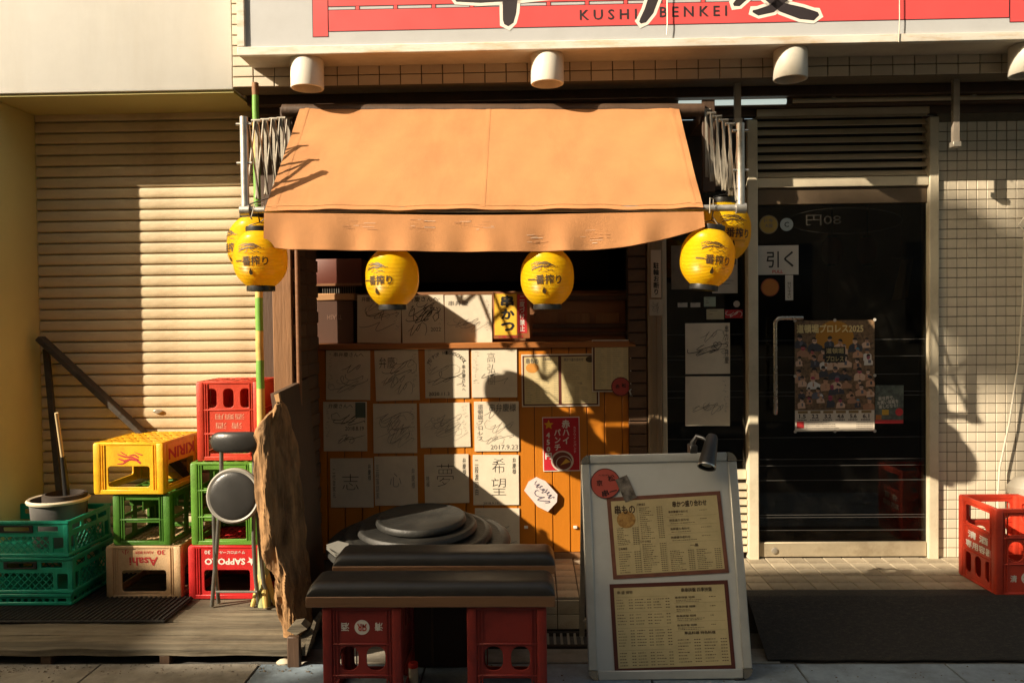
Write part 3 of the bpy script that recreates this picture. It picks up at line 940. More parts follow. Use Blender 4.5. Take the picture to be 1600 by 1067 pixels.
# fluorescent tube and pipe over the door, hanging brackets
a, b = P(1116, 161, -0.08), P(1228, 160, -0.08)
t = thing('fluorescent_lamp', 'lit white fluorescent tube at the top left above the door', 'lamp', ((a.x + b.x) / 2, -0.08, a.z))
g = MB(); g.tube([(a.x - 0.18, -0.08, a.z), (b.x, -0.08, a.z)], 0.014, 12)
part('tube', g, mat('lit_tube', (0.80, 0.92, 0.84), 0.4, 0.02, 3, emit=0.32), t)
g = MB(); g.box(b.x, b.x + 0.03, -0.095, -0.065, a.z - 0.018, a.z + 0.018, 0.003); g.box(a.x - 0.2, b.x + 0.03, -0.095, -0.062, a.z + 0.019, a.z + 0.045, 0.003)
g.box(a.x + 0.1, a.x + 0.12, -0.09, -0.07, a.z + 0.04, zb - 0.04)
part('fitting', g, dark_wood, t)
a, b = P(1236, 158, -0.08), P(1650, 152, -0.08)
t = thing('ceiling_pipe', 'pale horizontal pipe running above the door to the right edge', 'pipe', ((a.x + b.x) / 2, -0.08, a.z))
g = MB(); g.tube([(a.x, -0.08, a.z), (b.x + 0.3, -0.08, a.z)], 0.012, 10); part('pipe', g, beige_frame, t)
g = MB()
for k in (0.2, 0.9): g.box(a.x + k, a.x + k + 0.02, -0.092, -0.068, a.z, zb - 0.03)
part('clip', g, dull_steel, t)
for (px, y0, y1, lab) in ((1152, 126, 192, 'grey hanging bracket above the right awning arm'), (1493, 121, 228, 'long grey hanging bracket on the soffit right of the door')):
    a, b = P(px, y0, -0.22), P(px, y1, -0.22)
    t = thing('hanging_bracket', lab, 'bracket', (a.x, -0.22, b.z))
    g = MB(); g.box(a.x - 0.016, a.x + 0.016, -0.232, -0.208, b.z, zb + 0.01, 0.002); part('strap', g, mat('bracket_paint', (0.33, 0.28, 0.22), 0.5, 0.15, 9, metal=0.3), t)
    g = MB(); g.box(a.x - 0.05, a.x + 0.05, -0.25, -0.19, zb + 0.002, zb + 0.0095, 0.001); g.box(a.x - 0.02, a.x + 0.02, -0.24, -0.20, b.z - 0.008, b.z + 0.018, 0.002); part('plate', g, dull_steel, t)

# ---------------------------------------------------------------- awning with scissor arms
YR, YB = -0.34, -0.90
aw = thing('awning', 'peach orange canvas awning stretched over the counter on metal scissor arms', 'awning', (-0.2, YB, 1.6))
tl, tr_ = P(470, 166, YR), P(1060, 166, YR)
bl, br = P(413, 328, YB - 0.02), P(1099, 326, YB - 0.02)
NU, NV = 60, 30
def grid(mb, fn, nu, nv, th=(0, 0.003, -0.002)):
    v = [fn(i / nu, j / nv) for i in range(nu + 1) for j in range(nv + 1)]
    f = [(i * (nv + 1) + j, (i + 1) * (nv + 1) + j, (i + 1) * (nv + 1) + j + 1, i * (nv + 1) + j + 1) for i in range(nu) for j in range(nv)]
    mb.add(v, f)
    mb.add([Vector(p) + Vector(th) for p in v], [tuple(reversed(q)) for q in f])
def canvas(u, q):
    a = tl.lerp(tr_, u)
    b = bl.lerp(br, u)
    p = a.lerp(b, q)
    sag = -0.012 * math.sin(math.pi * q) * (0.5 + 0.5 * math.sin(math.pi * u))
    wv = 0.0030 * math.sin(u * 23 + q * 4) * q + 0.0016 * math.sin(u * 61 + q * 11) + 0.004 * math.exp(-((u - 0.03) / 0.03) ** 2) * math.sin(q * 16) + 0.004 * math.exp(-((u - 0.97) / 0.03) ** 2) * math.sin(q * 14 + 1)
    return p + Vector((0, 0, sag + wv))
g = MB(); grid(g, canvas, NU, NV); part('canvas', g, awning_m, aw)
for us in (0.02, 0.5, 0.98):
    def seam(a, q, us=us):
        p = Vector(canvas(us + (a - 0.5) * 0.012, 0.01 + 0.97 * q))
        return p + Vector((0, -0.0006, 0.0008 + 0.0006 * math.sin(math.pi * a)))
    g = MB(); grid(g, seam, 4, 40, (0, 0.001, -0.001)); part('seam', g, awning_m, aw)
def hem(u, q):
    p = Vector(canvas(u, 0.955 + 0.012 * q))
    return p + Vector((0, -0.0014, 0.0012 + 0.0010 * math.sin(math.pi * q)))
g = MB(); grid(g, hem, 80, 3, (0, 0.001, -0.001)); part('hem', g, awning_m, aw)
def valance(u, q):
    top = bl.lerp(br, u)
    dl, dm, dr_ = 0.150, 0.150, 0.055
    uu = max(0, (u - 0.70) / 0.30)
    drop = dl - 0.088 * uu ** 2.2 - 0.012 * max(0, (0.06 - u) / 0.06)
    fold = 0.010 * math.sin(u * 34 + 1.2 * math.sin(u * 9)) * q + 0.006 * math.sin(u * 71) * q
    pinch = 0.012 * math.exp(-((u - 0.5) / 0.33) ** 2)
    return Vector((top.x + 0.004 * math.sin(u * 40) * q, top.y - 0.004 + fold - 0.015 * q, top.z - 0.012 - pinch - drop * q))
g = MB(); grid(g, valance, 120, 10); val = part('valance', g, awning_m, aw)
# worn print flecks on the valance
rg = random.Random(12)
gf, gd = MB(), MB()
for k in range(70):
    u0 = rg.choice([rg.uniform(0.17, 0.25), rg.uniform(0.33, 0.37), rg.uniform(0.43, 0.52), rg.uniform(0.6, 0.62), rg.uniform(0.70, 0.78)])
    q0 = rg.uniform(0.12, 0.42) if u0 < 0.55 else rg.uniform(0.45, 0.85)
    du, dq = rg.uniform(0.004, 0.03), rg.uniform(0.004, 0.014)
    ps = [Vector(valance(a, b)) + Vector((0, -0.0025, 0)) for a, b in ((u0, q0 + dq), (u0 + du, q0 + dq), (u0 + du, q0), (u0, q0))]
    (gf if rg.random() < 0.35 else gd).poly(ps)
tag(sub('worn_print', gf, flat('worn_white', (0.6, 0.5, 0.38)), val), kind='stuff')
tag(sub('worn_print', gd, flat('worn_brown', (0.46, 0.22, 0.095)), val), kind='stuff')
g = MB(); g.tube([tl + Vector((-0.09, 0.01, -0.018)), tr_ + Vector((0.12, 0.01, -0.018))], 0.03, 16); part('roller', g, dark_wood, aw)
XA, XB = P(382, 250, YB).x, P(1157, 250, YB).x
g = MB(); g.tube([(XA, YB + 0.008, bl.z + 0.004), (XB, YB + 0.008, br.z + 0.004)], 0.0135, 14); part('front_bar', g, steel, aw)
def arm(X, sgn, z_top, z_bot):
    yb0, yf0 = -0.32, YB
    zt0, zt1 = 2.27, z_top
    zb_0, zb_1 = 1.90, z_bot
    g = MB(); g.tube([(X, YB, z_bot - 0.005), (X, YB, z_top)], 0.0165, 14)
    g.lathe([(0.021, -0.02), (0.021, 0.02)], 14, Matrix.Translation((X, YB, z_bot)) @ Matrix.Rotation(rad(90), 4, 'Y'))
    for zz in (z_top - 0.03, z_top - 0.19):
        g.lathe([(0.006, -0.032), (0.006, 0.032)], 8, Matrix.Translation((X, YB, zz)) @ Matrix.Rotation(rad(90), 4, 'Y'))
    part('arm_post', g, steel, aw)
    N = 5
    prev = None
    for k in range(N + 1):
        t = k / N
        y = yf0 + (yb0 - yf0) * t
        a = Vector((X - sgn * 0.012, y, zt1 + (zt0 - zt1) * t - 0.02))
        b = Vector((X - sgn * 0.012, y, zb_1 + (zb_0 - zb_1) * t + 0.03))
        if k:
            g = MB()
            g.bar(a, b, 0.012, 0.004, up=(0, 1, 0))
            g.lathe([(0.007, -0.02), (0.007, 0.02)], 8, Matrix.Translation(a) @ Matrix.Rotation(rad(90), 4, 'Y'))
            part('arm_upright', g, dull_steel, aw)
        if prev:
            pa, pb = prev
            for (p, q, dx) in ((pa, b, 0.007), (pb, a, -0.007)):
                g = MB(); g.bar(p + Vector((dx, 0, 0)), q + Vector((dx, 0, 0)), 0.013, 0.004, up=(1, 0, 0))
                part('scissor_bar', g, dull_steel, aw)
        prev = (a, b)
    g = MB(); g.box(X - 0.03, X + 0.03, yb0 + 0.002, yb0 + 0.32, 2.2, 2.26, 0.002); g.box(X - 0.03, X + 0.03, yb0, yb0 + 0.02, 1.86, 2.30, 0.002)
    part('wall_bracket', g, dark_wood, aw)
arm(XA, -1, P(382, 183, YB).z, bl.z + 0.002)
arm(XB, 1, P(1157, 193, YB).z, br.z + 0.002)
g = MB()
a = Vector((XA + 0.01, YB + 0.05, bl.z + 0.03))
g.tube([a + Vector((0.0, 0, -0.06)), a + Vector((-0.02, -0.03, -0.02)), a + Vector((0.01, -0.04, 0.0)), a + Vector((0.04, 0.0, 0.02)), a + Vector((0.10, 0.06, 0.05)), a + Vector((0.14, 0.12, 0.12))], 0.003, 6)
part('tie_wire', g, dull_steel, aw)
g = MB()
g.tube([Vector((XA + 0.03, YB - 0.018, bl.z - 0.03)), Vector((XA + 0.05, YB - 0.03, bl.z + 0.02)), Vector((XA + 0.075, YB, bl.z + 0.03)), Vector((XA + 0.085, YB + 0.02, bl.z - 0.02)), Vector((XA + 0.06, YB, bl.z - 0.05))], 0.0025, 6)
part('tie_wire', g, dull_steel, aw)
g = MB()
g.tube([Vector((XB - 0.13, YB - 0.02, bl.z - 0.04)), Vector((XB - 0.13, YB - 0.025, bl.z + 0.02)), Vector((XB - 0.11, YB, bl.z + 0.02)), Vector((XB - 0.11, YB + 0.02, bl.z - 0.05)), Vector((XB - 0.06, YB + 0.03, bl.z - 0.12))], 0.0025, 6)
part('tie_wire', g, dull_steel, aw)

# ---------------------------------------------------------------- beer lanterns
LR, LH = 0.113, 0.232
def lprof(t):
    """radius at height t in -1..1"""
    return LR * (1 - abs(t) ** 2.7 * 0.50)
def lsurf(a, z, e):
    r = lprof(max(-1, min(1, z / (LH / 2)))) + e
    return (r * math.sin(a), -r * math.cos(a), z)
def make_lantern():
    t = thing('beer_lantern', '', 'lantern', (0, 0, 0), 'yellow lanterns hanging from the awning')
    g = MB()
    n = 168
    pr = []
    for i in range(n + 1):
        q = -1 + 2 * i / n
        pr.append((lprof(q) - 0.0016 * (0.5 + 0.5 * math.cos(i * math.pi * 0.5)) , q * LH / 2))
    g.lathe(pr, 48, cap=False)
    part('shade', g, lantern_m, t, True)
    for s_ in (-1, 1):
        g = MB()
        r0 = lprof(1) + 0.002
        z0 = s_ * LH / 2
        z1 = z0 + s_ * 0.020
        pp = [(r0 - 0.006, z0 - s_ * 0.002), (r0, z0 - s_ * 0.002), (r0 + 0.001, (z0 + z1) / 2), (r0, z1), (r0 - 0.006, z1)]
        g.lathe(pp if s_ > 0 else pp, 36, cap=False)
        part('rim', g, black_plastic, t, True)
    return t
lan0 = make_lantern()
def lan_print(t, a0):
    g = MB()
    k = LR
    def put(body, u0, z0, u1, z1, bold):
        v, f, _ = text2d(body, bold)
        bm = bmesh.new()
        bv = [bm.verts.new((u0 + (u1 - u0) * a, z0 + (z1 - z0) * b, d)) for a, b, d in v]
        for q in f:
            try: bm.faces.new([bv[i] for i in q])
            except ValueError: pass
        bmesh.ops.triangulate(bm, faces=bm.faces[:])
        for _ in range(3):
            es = [e for e in bm.edges if e.calc_length() > 0.007]
            if not es: break
            bmesh.ops.subdivide_edges(bm, edges=es, cuts=1)
            bmesh.ops.triangulate(bm, faces=[q for q in bm.faces if len(q.verts) > 3])
        bm.verts.index_update()
        g.add([lsurf(a0 + q.co.x / k, q.co.y, 0.0014 + q.co.z) for q in bm.verts], [[q.index for q in fc.verts] for fc in bm.faces])
        bm.free()
    put('一番搾り', -0.074, -0.035, 0.074, 0.005, 0.022)
    def ln(pts, w_):
        n = len(pts)
        vs_, fs = [], []
        for i, (u, z) in enumerate(pts):
            p, q = pts[max(i - 1, 0)], pts[min(i + 1, n - 1)]
            d = Vector((q[0] - p[0], q[1] - p[1])).normalized()
            ww = w_ * (0.4 if i in (0, n - 1) else 1) / 2
            for s_ in (1, -1):
                vs_.append(lsurf(a0 + (u - d.y * ww * s_) / k, z + d.x * ww * s_, 0.0022))
        for i in range(n - 1): fs.append((2 * i, 2 * i + 1, 2 * i + 3, 2 * i + 2))
        g.add(vs_, fs)
    # running beast emblem: back, belly, legs, mane curls
    def arc(cx, cz, rx, rz, a, b, w_, n=10):
        ln([(cx + rx * math.cos(rad(a + (b - a) * i / n)), cz + rz * math.sin(rad(a + (b - a) * i / n))) for i in range(n + 1)], w_)
    for j in range(5):
        arc(0.0, 0.030 + 0.004 * j, 0.052 - 0.006 * j, 0.020 - 0.002 * j, 150 - 12 * j, 20 + 8 * j, 0.0016)
    for j in range(6):
        arc(-0.046 + 0.012 * j, 0.045 + 0.006 * math.sin(j), 0.012, 0.007, 200, 20, 0.0020)
        arc(-0.02 + 0.014 * j, 0.033, 0.009, 0.006, 10, 170, 0.0016)
    ln([(-0.055, 0.022), (-0.045, 0.030), (-0.030, 0.034), (-0.012, 0.040), (0.010, 0.036), (0.030, 0.046), (0.036, 0.042)], 0.0045)
    ln([(-0.030, 0.036), (-0.046, 0.040), (-0.058, 0.034)], 0.003)
    ln([(0.0, 0.034), (0.016, 0.022), (0.030, 0.024), (0.044, 0.016)], 0.003)
    ln([(-0.010, 0.036), (-0.014, 0.024), (-0.026, 0.018)], 0.003)
    ln([(-0.012, 0.013), (0.004, 0.018), (0.020, 0.012)], 0.0022)
    for zz in (-0.043, -0.0475):
        ln([(u / 20 * 0.06, zz + 0.0004 * math.sin(u)) for u in range(-20, 21)], 0.0009)
    # drop with stripes
    dp = [(0, -0.044), (0.0045, -0.054), (0.0085, -0.062), (0.0075, -0.069), (0.003, -0.073), (-0.003, -0.073), (-0.0075, -0.069), (-0.0085, -0.062), (-0.0045, -0.054)]
    g.add([lsurf(a0 + u / k, z, 0.0024) for u, z in dp], [tuple(reversed(range(9)))])
    part('lettering', g, flat('lantern_brown', (0.05, 0.028, 0.006)), t, True)
LANS = [
    (407, 405, -0.855, rad(-3), 0.0, 'front yellow beer lantern at the left end of the awning bar'),
    (398, 384, -0.74, rad(-48), 0.0, 'rear yellow lantern partly hidden at the left end of the awning'),
    (613, 434, -0.845, rad(-28), 0.0, 'yellow beer lantern under the valance, left of centre'),
    (855, 433, -0.845, rad(-8), 0.0, 'yellow beer lantern under the valance, right of centre'),
    (1105, 403, -0.87, rad(2), rad(7), 'tilted front yellow lantern at the right end of the awning bar'),
    (1130, 362, -0.70, rad(10), rad(3), 'rear yellow lantern behind the tilted one at the right end'),
]
for i, (px, py, y, a0, tilt, lab) in enumerate(LANS):
    t = lan0 if i == 0 else copy_tree(lan0)
    t.location = P(px, py, y)
    t.scale = [0.985 * (y + 4.2) / 3.34] * 3
    t.rotation_euler = (0, tilt, 0)
    t['label'] = lab
    TEXTS = (t, a0)
    if i == 0: lan_list = []
    lan_list.append((t, a0))
for t, a0 in lan_list:
    lan_print(t, a0)
    g = MB()
    top = LH / 2 + 0.018
    zc = (bl.z - t.location.z) / t.scale.x
    dy = (YB - t.location.y)
    hz = max(zc, top + 0.012)
    g.tube([(-0.05, 0, top - 0.004), (-0.045, 0, top + 0.01), (0, 0, top + 0.022), (0.045, 0, top + 0.01), (0.05, 0, top - 0.004)], 0.0022, 6)
    g.tube([(0, 0, top + 0.02), (0, dy * 0.5, max(hz, top + 0.03)), (0, dy, hz)], 0.003, 6)
    part('hanger', g, black_plastic, t, True)

# ---------------------------------------------------------------- autograph cards
YC = -0.0035
A = autograph
D = 'autograph_card'
GR = 'autograph cards on the orange counter'
A(D, 'autograph card in the top row of the orange counter, first from the left', (509, 547, 579, 625), YC, 1, [('串弁慶さんへ', 0.18, 0.87, 0.85, 0.96, 0)], rot=-0.006, group=GR)
A(D, 'autograph card with bold tangled signature, top row, second from the left', (586, 546, 655, 626), YC, 2, [('弁慶', 0.10, 0.64, 0.46, 0.86, -0.01)], rot=0.01, strokes=6, group=GR)
A(D, 'autograph card with lettering in an arc, top row, third from the left', (664, 543, 733, 622), YC, 3, [('2020.11.3', 0.08, 0.05, 0.55, 0.12, 0), (vert('串弁慶さんへ'), 0.84, 0.14, 0.92, 0.66, 0)], rot=0.008, strokes=3, group=GR)
A(D, 'autograph card with vertical ink signature, top row, rightmost', (737, 543, 808, 621), YC, 4, [(vert('高弘樹'), 0.34, 0.26, 0.52, 0.90, -0.02)], rot=0.005, strokes=2, group=GR)
A(D, 'autograph card with small dark photo in its corner, second row, leftmost', (505, 627, 574, 705), YC, 5, [('弁慶さんへ', 0.12, 0.87, 0.68, 0.96, 0), ('2018.8.19', 0.5, 0.42, 0.93, 0.50, 0)], rot=-0.008, strokes=4, size_t=0.006, group=GR)
A(D, 'autograph card crowded with faint scribbles, second row, second from the left', (583, 630, 652, 708), YC, 6, rot=-0.01, strokes=9, faint=True, group=GR)
A(D, 'wide autograph card with many small signatures, second row, third from the left', (656, 629, 735, 699), YC, 7, rot=0.02, strokes=10, faint=True, group=GR, size_t=0.003)
A(D, 'autograph card dated along its bottom edge, second row, rightmost', (741, 627, 811, 705), YC, 8, [(vert('道頓堀プロレス'), 0.08, 0.22, 0.20, 0.95, 0), ('串弁慶様', 0.34, 0.80, 0.94, 0.96, 0.005), ('2017.9.23', 0.36, 0.04, 0.97, 0.13, 0)], rot=0.006, strokes=5, faint=True, group=GR)
A(D, 'autograph card with one large brushed character, third row, leftmost', (516, 715, 584, 793), YC, 9, [('志', 0.28, 0.36, 0.66, 0.68, -0.018), (vert('弁慶様'), 0.88, 0.55, 0.95, 0.88, 0), (vert('二代目家元'), 0.05, 0.2, 0.12, 0.78, 0)], strokes=0, group=GR)
A(D, 'autograph card with one faint grey character, third row, second from the left', (585, 712, 653, 790), YC, 10, [('心', 0.36, 0.38, 0.62, 0.66, -0.018), (vert('弁慶様'), 0.86, 0.35, 0.94, 0.76, 0), (vert('三段落語家'), 0.03, 0.14, 0.11, 0.82, 0)], strokes=0, faint=True, group=GR)
A(D, 'autograph card with a single large dream character, third row, third from the left', (663, 709, 733, 786), YC, 11, [('夢', 0.28, 0.34, 0.66, 0.80, -0.018), (vert('弁慶様'), 0.86, 0.58, 0.94, 0.92, 0), (vert('桂福'), 0.04, 0.34, 0.11, 0.56, 0)], strokes=0, rot=0.006, group=GR)
A(D, 'autograph card with two large brushed characters, third row, rightmost', (739, 710, 811, 789), YC, 12, [('希', 0.42, 0.64, 0.70, 0.93, -0.018), ('望', 0.40, 0.20, 0.72, 0.54, -0.018), (vert('弁慶様'), 0.86, 0.62, 0.94, 0.94, 0), (vert('二段渡辺由'), 0.04, 0.2, 0.12, 0.9, 0), ('2018.9.19', 0.22, 0.02, 0.55, 0.06, 0)], strokes=0, group=GR)
A(D, 'blank looking card half hidden behind the round black trays', (742, 793, 812, 872), YC, 13, strokes=2, faint=True, group=GR)
GL = 'autograph cards standing on the counter ledge'
A(D, 'autograph card on the counter ledge beside the takeaway box', (558, 461, 627, 536), 0.07, 14, [('弁慶さん', 0.1, 0.86, 0.5, 0.96, 0)], rot=-0.01, strokes=6, group=GL)
A(D, 'autograph card with thick marker doodle, middle of three on the ledge', (628, 461, 694, 536), 0.07, 15, [('弁慶さんへ', 0.16, 0.86, 0.88, 0.97, 0.01), ('シアン', 0.52, 0.60, 0.93, 0.75, 0.01), ('2022', 0.68, 0.24, 0.92, 0.32, 0)], strokes=6, size_t=0.007, group=GL)
A(D, 'faint autograph card beside the yellow sign on the ledge', (695, 461, 769, 536), 0.07, 16, [('串弁慶', 0.08, 0.78, 0.5, 0.88, 0)], strokes=4, faint=True, size_t=0.003, group=GL)
GW = 'autograph cards in the dark side window'
t = A(D, 'autograph card with heart in the dark side window, upper one', (1071, 505, 1140, 584), 0.026, 17, [(vert('串カツ弁慶'), 0.88, 0.2, 0.97, 0.95, 0)], strokes=4, size_t=0.006, group=GW)
sh = wall_sheet(1071, 505, 1140, 584, 0.026)
g = MB()
hp = []
for k in range(25):
    a = 2 * math.pi * k / 24
    hp.append((0.72 + 0.0055 * 16 * math.sin(a) ** 3, 0.56 + 0.0055 * (13 * math.cos(a) - 5 * math.cos(2 * a) - 2 * math.cos(3 * a) - math.cos(4 * a))))
sh.line(g, hp, 0.003, 0.0046)
part('heart', g, ink_m, t)
A(D, 'autograph card with thin line drawing in the side window, lower one', (1071, 588, 1140, 665), 0.026, 18, strokes=3, size_t=0.003, group=GW)
# arc lettering and little photo
sh = wall_sheet(664, 543, 733, 622, YC, 0.008)
g = MB()
tx = 'PE-POP HIGHSCHOOL'
for i, ch in enumerate(tx):
    if ch in ' -': continue
    a = rad(158 - i * 136 / (len(tx) - 1))
    u, v_ = 0.5 + 0.44 * math.cos(a), 0.60 + 0.30 * math.sin(a)
    sh.text(g, ch, u - 0.026, v_ - 0.035, u + 0.026, v_ + 0.035, 0.0044, 0.0, rot=a - math.pi / 2)
arc_card = [o for o in C.objects if o.get('label', '').startswith('autograph card with lettering in an arc')][0]
part('arc_lettering', g, ink_m, arc_card)
sh = wall_sheet(505, 627, 574, 705, YC, -0.008)
g = MB(); sh.rect(g, 0.74, 0.68, 0.97, 0.985, 0.0046)
ph_card = [o for o in C.objects if o.get('label', '').startswith('autograph card with small dark photo')][0]
part('photo', g, flat('photo_dark', (0.10, 0.13, 0.10)), ph_card)

# ---------------------------------------------------------------- things on the ledge
# skewer advert plate
sh = wall_sheet(771, 457, 828, 529, 0.035)
t = thing('advert_plate', 'yellow plate with brushed black lettering standing on the counter ledge', 'sign', sh.pt(0.5, 0))
part('plate', sh.slab(0.006, 0.002), mat('plate_edge', (0.30, 0.10, 0.03), 0.5), t)
g = MB(); sh.rect(g, 0.03, 0.08, 0.64, 0.97, 0.0068); part('yellow_field', g, flat('sign_yellow', (0.85, 0.50, 0.04)), t)
g = MB(); sh.rect(g, 0.66, 0.12, 0.92, 0.95, 0.0068); part('red_field', g, flat('sign_red', (0.55, 0.03, 0.03)), t)
g = MB(); sh.text(g, '串', 0.20, 0.68, 0.56, 0.94, 0.0076, 0.05); sh.text(g, 'か', 0.20, 0.42, 0.58, 0.64, 0.0076, 0.05); sh.text(g, 'つ', 0.20, 0.16, 0.58, 0.36, 0.0076, 0.05); part('lettering', g, ink_m, t)
g = MB(); sh.text(g, vert('二度づけ禁止'), 0.72, 0.16, 0.86, 0.92, 0.0076, 0.02); part('small_lettering', g, white_print, t)
g = MB(); sh.text(g, '1本 80円', 0.14, 0.015, 0.80, 0.07, 0.0070, 0.02); part('price_lettering', g, red_print, t)
# takeaway box with lettering upside down, rack and box above
a, b = P(495, 470, 0.10), P(553, 531, 0.10)
t = thing('cardboard_box', 'brown printed cardboard box with pale lid on the ledge left end', 'box', ((a.x + b.x) / 2, 0.15, ZL))
g = MB(); g.box(a.x, b.x, 0.10, 0.24, ZL + 0.0005, a.z, 0.003); part('body', g, mat('brown_box', (0.075, 0.030, 0.014), 0.7), t)
l0 = P(493, 459, 0.095)
g = MB(); g.box(a.x - 0.006, b.x + 0.008, 0.093, 0.245, a.z + 0.0005, l0.z, 0.004); part('lid', g, mat('pale_lid', (0.42, 0.22, 0.09), 0.7), t)
sh = wall_sheet(495, 470, 553, 531, 0.0995)
g = MB(); sh.text(g, 'TRASH', 0.28, 0.52, 0.68, 0.64, 0.001, 0.01, rot=math.pi); part('lettering', g, flat('box_print', (0.22, 0.12, 0.08)), t)
a, b = P(492, 405, 0.11), P(566, 446, 0.11)
zsf = l0.z + 0.062
t = thing('wire_rack', 'thin wire rack under the dark red box at the counter left end', 'rack', ((a.x + b.x) / 2, 0.16, l0.z))
for i in range(15):
    x = a.x + 0.04 + i * (b.x - a.x - 0.08) / 14
    g = MB(); g.tube([(x, 0.11, l0.z), (x, 0.11, b.z - 0.001)], 0.0012, 5); part('wire', g, dull_steel, t)
t = thing('storage_box', 'dark red brown box on the wire rack at the counter left end', 'box', ((a.x + b.x) / 2, 0.18, b.z))
g = MB(); g.box(a.x, b.x, 0.10, 0.26, b.z, a.z, 0.005); part('body', g, mat('maroon_box', (0.12, 0.028, 0.014), 0.5), t)
g = MB(); g.box(a.x - 0.003, b.x + 0.003, 0.096, 0.0995, b.z - 0.001, b.z + 0.012); part('edge_strip', g, brown_wood, t)

# ---------------------------------------------------------------- menus, posters, stickers on the counter
parch = mat('menu_parchment', (0.62, 0.50, 0.26), 0.6, 0.10, 10, stain=0.2, sscale=7)
maroon = flat('maroon', (0.10, 0.022, 0.014))
def fake_rows(sh, mb, u0, v0, u1, v1, rows, rg, th=0.0016, e=0.004, prices=True):
    """columns of menu lines too small to read"""
    for r in range(rows):
        v = v1 - (r + 0.5) * (v1 - v0) / rows
        n = rg.randint(3, 9)
        u = u0
        end = u0 + (u1 - u0) * rg.uniform(0.25, 0.6)
        while u < end:
            d = rg.uniform(0.008, 0.020)
            k = th * rg.uniform(0.55, 1.15) / sh.h / 2
            sh.rect(mb, u, v - k, u + d, v + k, e)
            u += d + 0.004
        if prices:
            u = u1 - (u1 - u0) * 0.24
            while u < u1:
                k = th / sh.h / 2
                sh.rect(mb, u, v - k, u + 0.014, v + k, e)
                u += 0.019
rg = random.Random(5)
sh = wall_sheet(815, 553, 936, 635, YC, 0.004)
t = thing('menu_sheet', 'double page menu with dark border on the orange counter', 'menu', sh.pt(0.5, 0))
part('sheet', sh.slab(0.002), paper_m, t)
g = MB(); sh.rect(g, 0.015, 0.025, 0.985, 0.975, 0.0028); part('border', g, maroon, t)
for k, (u0, u1) in enumerate(((0.035, 0.475), (0.515, 0.965))):
    g = MB(); sh.rect(g, u0, 0.05, u1, 0.95, 0.0034); part('page', g, parch, t)
g = MB()
sh.text(g, '串もの', 0.06, 0.82, 0.22, 0.93, 0.0042, 0.02); sh.text(g, '【串物】', 0.28, 0.88, 0.38, 0.93, 0.0042); sh.text(g, '串かつ盛り合わせ', 0.55, 0.86, 0.80, 0.92, 0.0042, 0.015); sh.text(g, '一品', 0.72, 0.42, 0.78, 0.46, 0.0042, 0.01)
fake_rows(sh, g, 0.06, 0.08, 0.22, 0.55, 11, rg, 0.0018); fake_rows(sh, g, 0.27, 0.08, 0.46, 0.85, 18, rg, 0.0018); fake_rows(sh, g, 0.55, 0.5, 0.94, 0.82, 8, rg, 0.0018); fake_rows(sh, g, 0.55, 0.08, 0.73, 0.38, 8, rg, 0.0018); fake_rows(sh, g, 0.77, 0.08, 0.94, 0.38, 8, rg, 0.0018)
part('lettering', g, grey_ink, t)
g = MB(); sh.disc(g, 0.14, 0.74, 0.026, 0.0040, sx=1.3); part('food_picture', g, flat('fried', (0.62, 0.27, 0.05)), t)
g = MB(); sh.disc(g, 0.885, 0.89, 0.016, 0.0042, sx=1.4); part('leaf_mark', g, flat('darkleaf', (0.08, 0.05, 0.02)), t)
sh = wall_sheet(925, 531, 986, 612, YC - 0.006, -0.004)
t = thing('menu_sheet', 'single page drinks menu with dark border overlapping the double menu', 'menu', sh.pt(0.5, 0))
part('sheet', sh.slab(0.002), paper_m, t)
g = MB(); sh.rect(g, 0.03, 0.02, 0.97, 0.98, 0.0028); part('border', g, maroon, t)
g = MB(); sh.rect(g, 0.07, 0.045, 0.93, 0.955, 0.0034); part('page', g, parch, t)
g = MB(); sh.text(g, 'お飲みもの', 0.30, 0.90, 0.70, 0.94, 0.0042, 0.02)
fake_rows(sh, g, 0.11, 0.08, 0.47, 0.86, 20, rg, 0.002); fake_rows(sh, g, 0.53, 0.08, 0.89, 0.86, 20, rg, 0.002)
part('lettering', g, grey_ink, t)
def disc_sticker(name, label, px, py, r, y, mt, ring=None, txt=None, cat='sticker', rot=0.0, tm=None):
    sh = wall_sheet(px - r, py - r, px + r, py + r, y, rot)
    t = thing(name, label, cat, sh.pt(0.5, 0))
    g = MB()
    ps = [sh.pt(0.5 + 0.5 * math.cos(2 * math.pi * k / 28), 0.5 + 0.5 * math.sin(2 * math.pi * k / 28)) for k in range(28)]
    g.prism(list(reversed(ps)), sh.N * 0.0014); g.fixn()
    part('disc', g, mt, t)
    if ring:
        g = MB(); sh.ring(g, 0.5, 0.5, sh.w * 0.49, sh.w * 0.035, 0.0022); part('rim', g, ring, t)
    if txt:
        g = MB()
        for body, u0, v0, u1, v1 in txt: sh.text(g, body, u0, v0, u1, v1, 0.0024, 0.02)
        part('lettering', g, tm or ink_m, t)
    return t
red_stk = flat('sticker_red', (0.42, 0.055, 0.04))
disc_sticker('round_sticker', 'red round sticker overlapping the lower corner of the drinks menu', 970, 604, 15, YC - 0.010, red_stk, ink_m, [('赤', 0.22, 0.4, 0.44, 0.62), ('松', 0.55, 0.45, 0.78, 0.68)])
